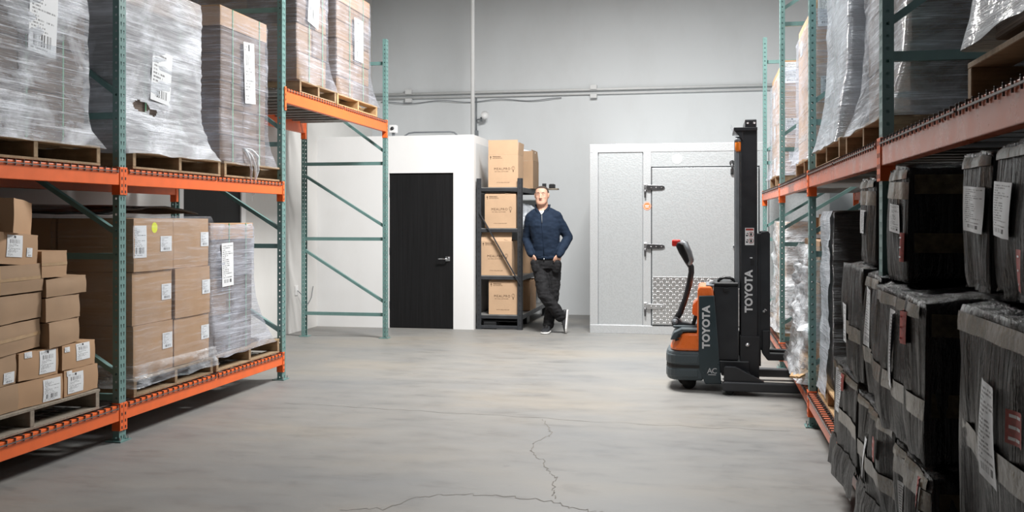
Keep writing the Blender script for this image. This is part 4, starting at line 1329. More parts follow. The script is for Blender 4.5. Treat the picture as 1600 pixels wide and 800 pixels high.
def printed_carton(label, x0, x1, y0, z0, z1, dep, flaps, group='printed tan cartons on the black shelves', printed=True, mat='kraft_light', brow=0.0):
    """open carton: four walls, bottom, flaps; flaps = {'f':(height, tilt), 'b':..., 'l':..., 'r':...}"""
    W, H = x1 - x0, z1 - z0
    t = thing('printed_carton' if printed else 'open_carton', label, 'box', ((x0 + x1) / 2, y0 + dep / 2, z0 + .001), 0, group)
    w, d, k = W / 2, dep / 2, .006
    m = MB().box(-w, w, -d, -d + k, 0, H).box(-w, w, d - k, d, 0, H).box(-w, -w + k, -d + k, d - k, 0, H).box(w - k, w, -d + k, d - k, 0, H).box(-w + k, w - k, -d + k, d - k, 0, k)
    m.build('carton_body', mat, t, bevel=.002)
    for key, (fh, tilt) in flaps.items():
        c, s_ = math.cos(tilt) * fh, math.sin(tilt) * fh
        if key in 'fb':
            sg = -1 if key == 'f' else 1
            y = sg * (d - k / 2)
            MB().bar((0, y, H + .001), (0, y - sg * s_ * -1 if False else y + (s_ if key == 'f' else -s_), H + c), 2 * w - .004, .005, (1, 0, 0)) if False else None
            a = Vector((0, y, H + .001)); b = Vector((0, y - sg * s_, H + c))
            mm = MB()
            n = Vector((0, 1, 0)) if abs(b.z - a.z) > abs(b.y - a.y) else Vector((0, 0, 1))
            vs = []
            for e in (a, b):
                for sx in (-1, 1):
                    for o_ in (-.0025, .0025):
                        vs.append(e + Vector((sx * (w - .003), 0, 0)) + n * o_)
            mm.add(vs, [(0, 1, 3, 2), (4, 6, 7, 5), (0, 4, 5, 1), (2, 3, 7, 6), (0, 2, 6, 4), (1, 5, 7, 3)])
            mm.build('flap', mat, t)
        else:
            sg = -1 if key == 'l' else 1
            x = sg * (w - k / 2)
            a = Vector((x, 0, H + .001)); b = Vector((x - sg * s_, 0, H + c))
            n = Vector((1, 0, 0)) if abs(b.z - a.z) > abs(b.x - a.x) else Vector((0, 0, 1))
            vs = []
            for e in (a, b):
                for sx in (-1, 1):
                    for o_ in (-.0025, .0025):
                        vs.append(e + Vector((0, sx * (d - .004), 0)) + n * o_)
            MB().add(vs, [(0, 1, 3, 2), (4, 6, 7, 5), (0, 4, 5, 1), (2, 3, 7, 6), (0, 2, 6, 4), (1, 5, 7, 3)]).build('flap', mat, t)
    if printed:
        R = (PI / 2, 0, 0)
        yf = -d - .0006
        zc_ = H * .565
        text('printed_name', t, 'MEALPRO', (-.012, yf, zc_), R, .043, 'brown_print', 0.0, spacing=1.22)
        text('printed_line', t, 'EAT WELL ANYWHERE', (-.02, yf, zc_ - .034), R, .0145, 'brown_print', spacing=1.25)
        # little whisk-like emblem: ring, ribs and handle
        lx = .133
        m = MB(); n = 24
        pts = [(lx + .020 * math.sin(2 * PI * i / n), yf, zc_ + .008 + .024 * math.cos(2 * PI * i / n)) for i in range(n + 1)]
        m.tube(pts, .0014, 4, False)
        m.tube([(lx + .009 * math.sin(2 * PI * i / n), yf, zc_ + .006 + .021 * math.cos(2 * PI * i / n)) for i in range(n + 1)], .0010, 4, False)
        m.box(lx - .0055, lx + .0055, yf - .0004, yf + .0004, zc_ - .040, zc_ - .020)
        m.build('printed_emblem', 'brown_print', t)
        ax = -w + .033
        m = MB().prism([(ax - .010, H - .030), (ax + .010, H - .030), (ax, H - .012)], yf, yf + .0008).box(ax - .003, ax + .003, yf, yf + .0008, H - .058, H - .030).box(ax - .010, ax + .010, yf, yf + .0008, H - .034, H - .030)
        m.build('printed_arrow', 'brown_print', t)
        text('printed_line', t, 'PERISHABLE', (ax + .025, yf, H - .024), R, .0185, 'brown_print', .0004, 'LEFT', spacing=1.1)
        text('printed_line', t, 'KEEP REFRIGERATED', (ax + .025, yf, H - .044), R, .0125, 'brown_print', 0, 'LEFT', spacing=1.1)
        text('printed_line', t, 'WWW.MEALPRO.NET', (0, yf, .060), R, .0145, 'brown_print', 0, spacing=1.3)
    return t
printed_carton('printed carton with raised front flap on top of the black shelves', -2.755, -2.362, 12.41, SHZ[3], 2.243, .38, {'f': (.19, -.02), 'r': (.16, -.05), 'l': (.15, .4)})
printed_carton('printed carton with folded flaps on the third black shelf up', -2.798, -2.388, 12.40, SHZ[2], 1.728, .38, {'f': (.04, .9), 'b': (.12, 1.3), 'r': (.14, 1.45)})
printed_carton('printed carton behind the diagonal brace with its flap up', -2.852, -2.445, 12.41, SHZ[1], 1.128, .38, {'f': (.13, .35), 'r': (.10, 1.3)})
printed_carton('printed carton on the lowest black shelf, flaps sloping in', -2.748, -2.370, 12.41, SHZ[0], .606, .38, {'f': (.14, .85), 'l': (.13, 1.0), 'r': (.13, 1.0)})
GP = 'plain cartons deeper in the black shelves'
c5 = printed_carton('plain open carton with white paper, behind the top printed carton', -2.74, -2.275, 13.02, SHZ[3], 2.20, .46, {'f': (.13, .02), 'r': (.15, .12), 'l': (.14, -.2)}, GP, False, 'kraft_tan')
MB().bar((-.0, .0, .26), (.08, .02, .54), .30, .006, (0, 1, 0)).build('white_paper_sheet', 'white_paper', c5)
printed_carton('plain carton behind the braced printed carton, beside the man', -2.74, -2.31, 13.0, SHZ[1], 1.07, .46, {'r': (.1, 1.2), 'f': (.1, 1.2)}, GP, False, 'kraft_tan')
printed_carton('plain carton at the bottom of the black shelves, behind the man', -2.72, -2.306, 12.98, SHZ[0], .585, .46, {'r': (.12, 1.4), 'f': (.12, 1.4), 'b': (.12, 1.4)}, GP, False, 'kraft')
pb = Soft(.36, .5, .32, .1, .02, .03, 5, (6, 6, 6), .03).mesh('plastic_bag', 'film_white', None, 10, 12, 10)
pb.location = (-2.50, 13.15, SHZ[2] + .165)
tag(pb, 'crumpled clear plastic bag on the third shelf behind the man', 'bag')
bd = thing('wooden_board', 'thin wooden board jutting out of the top black shelf above the man', 'board', (-2.31, 13.75, SHZ[3] + .012))
MB().box(-.30, .27, -.07, .07, -.010, .012).build('plank', 'pallet_gray', bd, bevel=.002)
bk = thing('black_block', 'small black block resting on the jutting board above the man', 'block', (-2.13, 13.75, SHZ[3] + .025))
MB().box(-.04, .045, -.035, .035, 0, .055).build('block_body', 'black_plastic', bk, bevel=.006)
pbox('block_cap', bk, (0, 0, .058), (.06, .05, .006), 'rubber', bev=.002)
cr = thing('black_crate', 'black plastic blocks and skid on the floor beneath the shelves', 'skid', (-2.62, 12.92, 0))
for x, y, w, d_, h in ((-.11, -.42, .17, .22, .095), (.16, -.35, .20, .20, .05), (-.11, .30, .17, .22, .095), (.16, .30, .17, .22, .095)):
    pbox('skid_block', cr, (x, y, h / 2), (w, d_, h), 'black_plastic', bev=.008)
pbox('skid_deck', cr, (0.02, -.02, .104), (.46, .98, .016), 'black_plastic', bev=.004)

# ================================================================== PALLET STACKER TRUCK
TY = 8.55
tk = thing('pallet_truck', 'orange and black walk-behind pallet stacker with tall black mast', 'forklift', (.15, TY, 0))
TX = .15
def tp(x):
    return x - TX
YN, YF = -.28, .28
def plan_prism(name, x0, x1, hw, z0, z1, rr_, mat, taper=0.0, bevel=.015, parent=None):
    """rounded-at-the-rear plan shape extruded up"""
    pts = []
    n = 10
    for i in range(n + 1):
        a = PI / 2 + PI * i / n
        pts.append((x0 + rr_ + rr_ * math.cos(a), (hw) * math.sin(a) if False else (hw * math.copysign(abs(math.sin(a)) ** .5, math.sin(a)))))
    pts += [(x1, -hw), (x1, hw)]
    m = MB(); k = len(pts)
    vs = [(tp(p[0]) + (taper if p[0] < x0 + rr_ else 0) * 0, p[1], z0) for p in pts] + [(tp(p[0] + (taper if p[0] < x1 - .001 else 0)), p[1] * (1 - taper * .8), z1) for p in pts]
    fs = [tuple(range(k)), tuple(range(2 * k - 1, k - 1, -1))] + [(i, k + i, k + (i + 1) % k, (i + 1) % k) for i in range(k)]
    m.add(vs, fs)
    return m.build(name, mat, parent or tk, bevel=bevel)
bp = plan_prism('bumper', -.326, -.02, .29, .085, .325, .12, 'slate_plastic', .0, .02)
plan_prism('bumper_groove', -.330, -.05, .293, .19, .215, .12, 'rubber', 0, .002, bp)
plan_prism('bumper_rib', -.333, -.06, .296, .222, .30, .12, 'slate_plastic', 0, .012, bp)
plan_prism('bumper_rib', -.333, -.06, .296, .11, .182, .12, 'slate_plastic', 0, .012, bp)
oc = plan_prism('orange_cover', -.305, -.04, .275, .325, .475, .12, 'truck_orange', .055, .022)
m = MB().prism([(tp(-.292), .415), (tp(-.262), .475), (tp(-.20), .507), (tp(-.06), .507), (tp(-.06), .492), (tp(-.185), .482), (tp(-.238), .415)], -.285 + .03, .255)
m.build('cover_insert', 'slate_plastic', tk, bevel=.01)
for k in range(3):
    pbox('vent_slot', tk, (tp(-.235 + k * .012), -.262, .415 + k * .025), (.035, .012, .010), 'rubber', rot=(0, -.35, 0))
m = MB().prism([(tp(-.075), .33), (tp(-.068), .835), (tp(-.05), .862), (tp(.045), .862), (tp(.06), .83), (tp(.10), .33)], YN + .008, YF - .008)
m.build('hood', 'truck_orange', tk, bevel=.014)
for sg, nm in ((YN, -1), (YF, 1)):
    y0_, y1_ = (YN - .012, YN + .02) if nm < 0 else (YF - .02, YF + .012)
    m = MB().prism([(tp(-.060), .18), (tp(-.057), .785), (tp(.068), .790), (tp(.125), .066), (tp(-.005), .062)], y0_, y1_)
    m.build('side_panel', 'slate_panel', tk, bevel=.006)
pbox('hood_top_plate', tk, (tp(.035), -.05, .868), (.07, .40, .02), 'gray_plastic', bev=.006)
MB().lathe([(.0, 0), (.018, 0), (.018, .03), (.012, .036), (0, .036)], 14, (tp(.045), -.20, .874)).build('key_switch', 'silver_print', tk, True)
m = MB().prism([(tp(.062), .865), (tp(.262), .868), (tp(.262), .257), (tp(.095), .257)], YN + .03, YF - .03)
m.build('battery_box', 'black_metal', tk, bevel=.008)
pbox('battery_lid', tk, (tp(.165), 0, .882), (.20, .52, .03), 'black_plastic', bev=.008)
MB().tube([(tp(.10), -.2, .897), (tp(.11), -.2, .925), (tp(.165), -.2, .935), (tp(.22), -.2, .925), (tp(.235), -.2, .897)], .010, 8).build('battery_handle', 'black_plastic', tk, True)
MB().tube([(tp(.10), -.1, .90), (tp(.14), -.13, .93), (tp(.20), -.08, .925), (tp(.23), -.02, .90)], .012, 8).build('battery_cable', 'rubber', tk, True)
pbox('battery_latch', tk, (tp(.165), YN + .024, .835), (.05, .016, .03), 'black_plastic', bev=.004)
# mast
for y in (-.22, .14):
    m = MB().box(tp(.282), tp(.414), y, y + .075, .10, 2.175)
    rl = m.build('mast_rail', 'black_metal', tk, bevel=.006)
    m = MB().box(tp(.276), tp(.43), y - .010, y + .085, .06, .455)
    m.build('mast_foot_plate', 'black_metal', tk, bevel=.004)
    m = MB().box(tp(.240), tp(.272), y + .012, y + .06, .85, 2.10)
    m.build('inner_rail', 'gray_plastic', tk, bevel=.004)
for z in (.42, 1.15, 1.95):
    pbox('mast_cross_bar', tk, (tp(.35), 0, z), (.05, .36, .06), 'black_metal', bev=.004)
MB().tube([(tp(.34), 0, .3), (tp(.34), 0, 1.7)], .032, 14).build('lift_cylinder', 'black_metal', tk, True)
for y in (-.06, .06):
    pbox('lift_chain', tk, (tp(.39), y, 1.2), (.012, .02, 1.7), 'rubber')
MB().lathe([(.0, -.011), (.016, -.010), (.018, -.002), (.018, 0)], 14, (tp(.335), -.232, .385), 'y').build('mast_bolt', 'chrome', tk, True)
m = MB().box(tp(.225), tp(.414), -.25, .25, 2.145, 2.172)
m.prism([(tp(.228), 2.15), (tp(.30), 2.15), (tp(.30), 2.06)], -.235, -.223)
m.build('top_bracket', 'black_metal', tk, bevel=.003)
tb = MB().box(tp(.315), tp(.408), -.23, .22, 2.172, 2.238).build('top_block', 'black_metal', tk, bevel=.008)
for x in (.335, .388):
    MB().lathe([(.0, -.008), (.010, -.008), (.012, 0)], 12, (tp(x), -.23, 2.207), 'y').build('top_bolt', 'chrome', tb, True)
bl = MB().lathe([(.0, 1.974), (.020, 1.976), (.026, 1.99), (.026, 2.05), (.022, 2.058), (0, 2.058)], 20, (tp(.262), -.20, 0)).build('beacon_lamp', 'amber', tk, True)
MB().lathe([(0, 2.056), (.027, 2.056), (.027, 2.085), (0, 2.085)], 20, (tp(.262), -.20, 0)).build('beacon_base', 'gray_plastic', bl, True)
m = MB().prism([(tp(.205), 2.20), (tp(.206), 2.20), (tp(.275), 2.06), (tp(.274), 2.06)], -.21, .1)
m.build('overhead_shield', 'film_light', tk)
# carriage and forks
m = MB().prism([(tp(.440), .36), (tp(.440), 1.29), (tp(.452), 1.315), (tp(.500), 1.32), (tp(.520), 1.30), (tp(.522), .36), (tp(.51), .335), (tp(.45), .335)], -.15, -.11)
m.build('carriage_plate', 'black_metal', tk, bevel=.006)
m = MB().prism([(tp(.440), .36), (tp(.440), 1.29), (tp(.452), 1.315), (tp(.500), 1.32), (tp(.520), 1.30), (tp(.522), .36), (tp(.51), .335), (tp(.45), .335)], .11, .15)
m.build('carriage_plate', 'black_metal', tk, bevel=.006)
pbox('carriage_back', tk, (tp(.432), 0, .75), (.03, .30, 1.1), 'black_metal', bev=.004)
for z in (.45, 1.2):
    pbox('carriage_bar', tk, (tp(.475), 0, z), (.05, .24, .08), 'black_metal', bev=.004)
for z in (.385, .655):
    MB().tube([(tp(.470), -.165, z), (tp(.470), -.14, z)], .009, 10).tube([(tp(.470), -.165, z), (tp(.478), -.166, z + .02), (tp(.492), -.166, z + .008)], .0035, 6).build('carriage_pin', 'silver_print', tk, True)
for y in (-.13, .13):
    m = MB().prism([(tp(.455), .50), (tp(.515), .50), (tp(.515), .31), (tp(1.42), .300), (tp(1.45), .285), (tp(1.42), .258), (tp(.50), .252), (tp(.455), .31)], y - .045, y + .045)
    m.build('fork', 'black_metal', tk, bevel=.008)
# outriggers
for sg in (-1, 1):
    yc = sg * .40
    m = MB().prism([(tp(.130), .040), (tp(.130), .092), (tp(.145), .108), (tp(1.30), .100), (tp(1.34), .07), (tp(1.30), .034), (tp(.145), .032)], yc - .045, yc + .045)
    ot = m.build('outrigger_leg', 'charcoal_paint', tk, bevel=.012)
    m = MB().prism([(tp(.142), .104), (tp(.142), .215), (tp(.155), .228), (tp(.235), .226), (tp(.46), .112), (tp(.46), .100)], yc - .012, yc + .012 + (.03 if sg < 0 else 0))
    m.build('outrigger_gusset', 'black_metal', tk, bevel=.006)
    pbox('outrigger_link', tk, (tp(.25), yc - sg * .10, .135), (.20, .20, .07), 'black_metal', bev=.006)
    for x in (.19, 1.2):
        MB().lathe([(0, -.03), (.034, -.03), (.036, -.02), (.036, .02), (.034, .03), (0, .03)], 20, (tp(x), yc, .036), 'y').build('load_wheel', 'rubber', tk, True)
pbox('chassis', tk, (tp(.20), 0, .20), (.30, .50, .10), 'black_metal', bev=.006)
MB().lathe([(0, -.04), (.085, -.04), (.09, -.03), (.09, .03), (.085, .04), (0, .04)], 28, (tp(-.155), 0, .09), 'y').build('drive_wheel', 'rubber', tk, True)
MB().lathe([(0, -.02), (.06, -.02), (.06, .02), (0, .02)], 24, (tp(-.14), -.17, .06), 'y').build('caster_wheel', 'rubber', tk, True)
# tiller
MB().box(tp(-.275), tp(-.07), -.10, .10, .497, .518).build('tiller_base', 'slate_plastic', tk, bevel=.01)
tl = MB().prism([(tp(-.285), .515), (tp(-.29), .55), (tp(-.262), .585), (tp(-.235), .58), (tp(-.20), .545), (tp(-.075), .522), (tp(-.075), .505)], -.055, .055).build('tiller_pivot', 'charcoal_paint', tk, bevel=.012)
MB().lathe([(0, -.066), (.022, -.064), (.026, -.055)], 16, (tp(-.258), 0, .545), 'y').build('pivot_cap', 'gray_plastic', tl, True)
MB().tube([(tp(-.105), -.14, .53), (tp(-.085), -.14, .60), (tp(-.062), -.14, .63)], .016, 10).build('control_cable', 'rubber', tk, True)
m = MB().prism([(tp(-.115), .62), (tp(-.11), .70), (tp(-.066), .745), (tp(-.066), .60)], -.16, .16)
m.build('hood_lip', 'truck_orange', tk, bevel=.008)
arm = MB().tube([(tp(-.255), 0, .555), (tp(-.215), 0, .62), (tp(-.172), 0, .74), (tp(-.140), 0, .86), (tp(-.122), 0, .965), (tp(-.124), 0, 1.01), (tp(-.15), 0, 1.05)], [.026, .026, .025, .025, .025, .026, .026], 14).build('tiller_arm', 'black_metal', tk, True)
# control head: black housing, gray grips, red belly button
hd = MB().prism([(tp(-.165), 1.03), (tp(-.225), 1.13), (tp(-.252), 1.19), (tp(-.235), 1.225), (tp(-.195), 1.222), (tp(-.172), 1.17), (tp(-.128), 1.075), (tp(-.128), 1.04)], -.075, .075).build('control_head', 'black_plastic', tk, bevel=.014)
for y in (-.15, .15):
    MB().tube([(tp(-.20), y * .5, 1.218), (tp(-.172), y, 1.212), (tp(-.135), y * 1.05, 1.13), (tp(-.118), y * .9, 1.065), (tp(-.135), y * .45, 1.04)], [.018, .019, .017, .018, .016], 10).build('grip', 'gray_plastic', hd, True)
MB().box(tp(-.285), tp(-.215), -.05, .05, 1.185, 1.242).build('red_button', 'red_plastic', hd, bevel=.012)['label'] = 'red emergency reverse button'
RU = (Matrix.Rotation(-PI / 2, 4, 'Y') @ Matrix.Rotation(PI / 2, 4, 'X')).to_euler()
text('mast_lettering', tk, 'TOYOTA', (tp(.348), -.2212, .824), RU, .083, 'silver_print', .0035, spacing=1.02, label='white brand lettering reading upward')
text('panel_lettering', tk, 'TOYOTA', (tp(.004), YN - .0128, .530), RU, .083, 'silver_print', .0035, spacing=1.04, label='white brand lettering reading upward')
text('panel_emblem', tk, 'AC', (tp(.050), YN - .0128, .170), (PI / 2, 0, 0), .062, 'silver_print', 0.0, spacing=.85)
pbox('emblem_line', tk, (tp(.05), YN - .0128, .140), (.062, .0012, .005), 'silver_print')
sk = pbox('warning_sticker', tk, (tp(.352), -.2208, 1.275), (.072, .0016, .142), 'white_paper', label='white warning sticker with red border and round pictograms')
pbox('sticker_header', sk, (0, -.0012, .058), (.062, .001, .016), 'red_print')
for z in (.018, -.036):
    pts = [(.012 + .019 * math.cos(2 * PI * i / 20), -.0014, z + .019 * math.sin(2 * PI * i / 20)) for i in range(21)]
    MB().tube(pts, .0022, 4, False).build('sticker_ring', 'red_print', sk)
    MB().box(.005, .019, -.002, -.0008, z - .012, z + .004).lathe([(0, -.002), (.0055, -.002), (.0055, -.0008)], 10, (.012, 0, z + .008), 'y').build('sticker_figure', 'black_print', sk)
    MB().box(-.028, -.014, -.002, -.0008, z - .016, z - .004).lathe([(0, -.002), (.005, -.002), (.005, -.0008)], 10, (-.018, 0, z + .008), 'y').build('sticker_figure', 'black_print', sk)
pbox('mast_tag', tk, (tp(.375), -.222, 1.06), (.03, .003, .05), 'black_plastic', bev=.001)
pbox('mast_tag', tk, (tp(.365), -.222, 1.10), (.02, .003, .008), 'white_paper')

# ================================================================== MAN
def shapes_to_mesh(name, mb, mat, voxel, parent=None, smooth_it=4):
    me = bpy.data.meshes.new(name); me.from_pydata(mb.v, [], mb.f)
    bm = bmesh.new(); bm.from_mesh(me); bmesh.ops.recalc_face_normals(bm, faces=bm.faces); bm.to_mesh(me); bm.free()
    o = bpy.data.objects.new(name, me)
    md = o.modifiers.new('r', 'REMESH'); md.mode = 'VOXEL'; md.voxel_size = voxel
    ms = o.modifiers.new('s', 'SMOOTH'); ms.factor = .5; ms.iterations = smooth_it
    out = evaluated_mesh(o); out.name = name
    bpy.data.objects.remove(o); bpy.data.meshes.remove(me)
    out.materials.clear(); out.materials.append(M[mat])
    out.polygons.foreach_set('use_smooth', [True] * len(out.polygons))
    return link(name, out, parent)

def ball(mb, c, rx, ry=None, rz=None, n=16):
    ry = rx if ry is None else ry; rz = rx if rz is None else rz
    k = n // 2
    mb.lathe([(max(1e-4, math.sin(PI * i / k)), -math.cos(PI * i / k)) for i in range(k + 1)], n)
    cnt = (k + 1) * n
    for i in range(len(mb.v) - cnt, len(mb.v)):
        x, y, z = mb.v[i]
        mb.v[i] = (c[0] + x * rx, c[1] + y * ry, c[2] + z * rz)
def limb(mb, pts, rs, n=14):
    for a, b, ra, rb in zip(pts[:-1], pts[1:], rs[:-1], rs[1:]):
        mb.tube([a, b], [ra, rb], n)
    for p, r in zip(pts, rs):
        ball(mb, p, r, n=n)
def loft(mb, rings, n=28):
    """rings: (cx, cy, z, rx, ry)"""
    vs = []; fs = []
    for cx, cy, z, rx, ry in rings:
        for j in range(n):
            a = 2 * PI * j / n
            ca, sa = math.cos(a), math.sin(a)
            vs.append((cx + rx * math.copysign(abs(ca) ** .85, ca), cy + ry * math.copysign(abs(sa) ** .85, sa), z))
    for i in range(len(rings) - 1):
        for j in range(n):
            j2 = (j + 1) % n
            fs.append((i * n + j, i * n + j2, (i + 1) * n + j2, (i + 1) * n + j))
    fs.append(tuple(range(n - 1, -1, -1))); fs.append(tuple((len(rings) - 1) * n + j for j in range(n)))
    mb.add(vs, fs)

# joints in metres, relative to the root on the floor (x right in view, y away, z up)
MX, MY = -1.96, 12.16
def J(x, y, z):
    return Vector((x - MX, y - MY, z))
nk = J(-2.008, 12.19, 1.50)
head_c = J(-2.014, 12.165, 1.71)
shL, shR = J(-2.150, 12.20, 1.425), J(-1.845, 12.20, 1.437)
elL, elR = J(-2.225, 12.27, 1.165), J(-1.695, 12.27, 1.19)
wrL, wrR = J(-2.140, 12.085, .990), J(-1.778, 12.08, .985)
hpL, hpR = J(-2.045, 12.20, .865), J(-1.865, 12.20, .865)
knL, knR = J(-1.965, 12.04, .475), J(-1.868, 12.17, .485)
anL, anR = J(-1.765, 12.10, .215), J(-1.932, 12.18, .10)

# --- body: one continuous surface
b = MB()
def head(mb, sc=1.0, z0=-9.0, hair=False):
    c = head_c
    prof = [(-.117, .036, .032, -.050), (-.106, .054, .050, -.042), (-.085, .067, .068, -.025), (-.055, .0745, .083, -.006), (-.02, .079, .091, .004), (.015, .0805, .095, .008), (.05, .0805, .097, .010), (.08, .075, .091, .012), (.100, .060, .073, .014), (.113, .036, .046, .014), (.1165, .012, .014, .014)]
    loft(mb, [(c.x, c.y + oy_, c.z + dz, rx * sc, ry * sc) for dz, rx, ry, oy_ in prof], 28)
head(b)
c = head_c
# nose, brow, chin, lips, cheeks, ears
limb(b, [c + Vector((0, -.083, .018)), c + Vector((0, -.098, -.018)), c + Vector((0, -.104, -.030))], [.009, .011, .0135], 10)
for sx in (-1, 1):
    ball(b, c + Vector((sx * .012, -.094, -.033)), .009, .010, .008, 10)
    limb(b, [c + Vector((sx * .014, -.083, .034)), c + Vector((sx * .046, -.070, .033))], [.009, .008], 10)
    ball(b, c + Vector((sx * .040, -.062, -.022)), .022, .018, .022, 12)
    ball(b, c + Vector((sx * .083, .010, .0)), .011, .020, .034, 12)
    ball(b, c + Vector((sx * .087, .016, .012)), .010, .019, .022, 12)
limb(b, [c + Vector((-.020, -.083, -.060)), c + Vector((.020, -.083, -.060))], [.008, .008], 10)
ball(b, c + Vector((0, -.070, -.098)), .026, .020, .018, 12)
limb(b, [c + Vector((-.052, -.02, -.075)), c + Vector((-.030, -.055, -.100))], [.016, .015], 10)
limb(b, [c + Vector((.052, -.02, -.075)), c + Vector((.030, -.055, -.100))], [.016, .015], 10)
limb(b, [J(-2.012, 12.185, 1.63), J(-2.010, 12.195, 1.56), nk], [.070, .073, .082])
for sx_, sh_ in ((-1, shL), (1, shR)):
    limb(b, [nk + Vector((sx_ * .03, .02, .02)), sh_], [.055, .05])
# trunk and limbs under the clothes
loft(b, [(-.005, .04, .80, .12, .09), (-.003, .04, .90, .145, .10), (0, .035, 1.02, .138, .10), (-.01, .03, 1.18, .150, .112), (-.02, .03, 1.32, .165, .115), (-.03, .035, 1.42, .150, .095), (-.045, .035, 1.49, .09, .075)])
for s_, e_, w_ in ((shL, elL, wrL), (shR, elR, wrR)):
    limb(b, [s_, e_, w_], [.056, .040, .029])
for h_, k_, a_ in ((hpL, knL, anL), (hpR, knR, anR)):
    limb(b, [h_, k_, a_], [.082, .054, .042])
def hand(mb, wr, sg):
    """hand half in the pocket: palm, four fingers going down into the pocket, thumb on the outside"""
    d = Vector((sg * .34, .10, -.93)).normalized()          # towards the pocket
    side = Vector((sg * .75, -.62, .20)).normalized()         # thumb side, to the front
    side = (side - d * side.dot(d)).normalized()
    nrm = d.cross(side).normalized()
    p = wr + d * .03
    for k in range(4):
        off = side * (.030 - .020 * k)
        limb(mb, [wr + d * .005 + off * .55, p + d * .045 + off], [.019, .0155], 10)
        L = (.040, .046, .043, .032)[k]
        a0 = p + d * .050 + off
        a1 = a0 + d * L + nrm * .004
        a2 = a1 + d * L * .6 - side * .006
        a3 = a2 + d * L * .45 - side * .010
        limb(mb, [a0, a1, a2, a3], [.0105, .0098, .009, .0078], 10)
    t0 = p + side * .028
    t1 = t0 + d * .030 + side * .020
    t2 = t1 + d * .034 + side * .003
    limb(mb, [t0, t1, t2], [.015, .012, .0095], 10)
hand(b, wrL, 1)
hand(b, wrR, -1)
man = shapes_to_mesh('person', b, 'skin', .0055, None, 3)
man.location = (MX, MY, 0)
tag(man, 'man in navy sweater and black jeans leaning by the black shelves, hands in pockets', 'person')
for sx in (-1, 1):
    e = MB(); ball(e, c + Vector((sx * .031, -.073, .013)), .0125, .011, .0062, 14)
    ey = e.build('eye', 'eye_white', man, True)
    e = MB(); ball(e, c + Vector((sx * .031, -.0825, .0135)), .0055, .003, .0048, 12)
    e.build('iris', 'eye_dark', ey, True)
    MB().tube([c + Vector((sx * .014, -.0900, .0345)), c + Vector((sx * .032, -.0860, .0375)), c + Vector((sx * .050, -.0730, .0345))], [.0026, .0032, .0022], 8).build('eyebrow', 'hair', man, True)
MB().tube([c + Vector((-.024, -.0855, -.0605)), c + Vector((-.008, -.0925, -.0585)), c + Vector((.008, -.0925, -.0585)), c + Vector((.024, -.0855, -.0605))], [.0025, .0042, .0042, .0025], 8).build('lips', 'lip', man, True)
hm = MB()
loft(hm, [(c.x, c.y + oy_, c.z + dz, rx, ry) for dz, rx, ry, oy_ in [(.034, .0838, .093, .021), (.055, .0835, .096, .019), (.080, .078, .092, .017), (.102, .063, .076, .015), (.1165, .038, .048, .014), (.1215, .012, .016, .014)]], 28)
hr = hm.build('hair', 'hair', man, True)
hm = MB()
for sx in (-1, 1):
    limb(hm, [c + Vector((sx * .078, .002, .035)), c + Vector((sx * .079, -.004, .008))], [.005, .003], 8)
loft(hm, [(c.x, c.y + .035, c.z + dz, rx, ry) for dz, rx, ry in [(-.05, .062, .060), (-.02, .074, .068), (.035, .0828, .076)]], 24)
hm.build('hair_sides', 'hair', hr, True)

# --- sweater
sw = MB()
loft(sw, [(0.002, .035, .925, .158, .120), (0.002, .035, .955, .172, .132), (.0, .033, 1.00, .174, .134), (-.004, .03, 1.10, .172, .134), (-.012, .028, 1.22, .184, .138), (-.02, .028, 1.33, .196, .138), (-.026, .032, 1.40, .190, .126), (-.036, .036, 1.455, .160, .108), (-.044, .036, 1.495, .112, .090), (-.047, .034, 1.525, .090, .082)])
for s_, e_, w_, rs in ((shL, elL, wrL, 0), (shR, elR, wrR, 0)):
    mid = (s_ + e_) / 2
    mid2 = (e_ + w_) / 2
    d = (w_ - e_).normalized()
    limb(sw, [s_, mid, e_, mid2, w_ - d * .02, w_ + d * .012], [.082, .072, .060, .058, .049, .042])
for sx_, sh_ in ((-1, shL), (1, shR)):
    limb(sw, [nk + Vector((sx_ * .045, .02, .004)), nk.lerp(sh_, .55) + Vector((0, .01, .022)), sh_], [.066, .074, .084])
swe = shapes_to_mesh('sweater', sw, 'navy_knit', .007, man, 5)
# rumple the knit a little
nrm_ = [v.normal.copy() for v in swe.data.vertices]
for v, vn in zip(swe.data.vertices, nrm_):
    p = v.co.copy()
    n_ = noise.noise(Vector((p.x * 9, p.y * 9, p.z * 16))) * .006 + noise.noise(Vector((p.x * 20, p.y * 20, p.z * 34))) * .003
    v.co = p + vn * n_
# hem and cuffs, collar, zip, shirt
m = MB()
n = 36
loft(m, [(0.002, .035, .918, .160, .122), (0.002, .035, .922, .166, .128), (.002, .035, .962, .168, .130), (.002, .035, .966, .160, .120)])
m.build('hem_band', 'navy_knit', swe, True)
m = MB()
vs = []; fs = []
for i in range(33):
    a = -PI / 2 + .34 + (2 * PI - .68) * i / 32
    for r, z in ((.094, 1.50), (.093, 1.55), (.100, 1.602), (.092, 1.601), (.083, 1.51)):
        up = 1 if True else 0
        dip = .085 * max(0, -math.sin(a)) ** 2 * (1 if z > 1.53 else .35)
        vs.append((-.048 + r * math.cos(a), .034 + r * 1.02 * math.sin(a), z - dip))
for i in range(32):
    for k in range(4):
        q = i * 5 + k
        fs.append((q, q + 1, q + 6, q + 5))
m.add(vs, fs).build('collar', 'navy_knit', swe, True)
MB().tube([(-.042, -.070, 1.488), (-.038, -.090, 1.455), (-.034, -.109, 1.41), (-.031, -.116, 1.37)], .0045, 6).build('zipper', 'gray_plastic', swe, True)
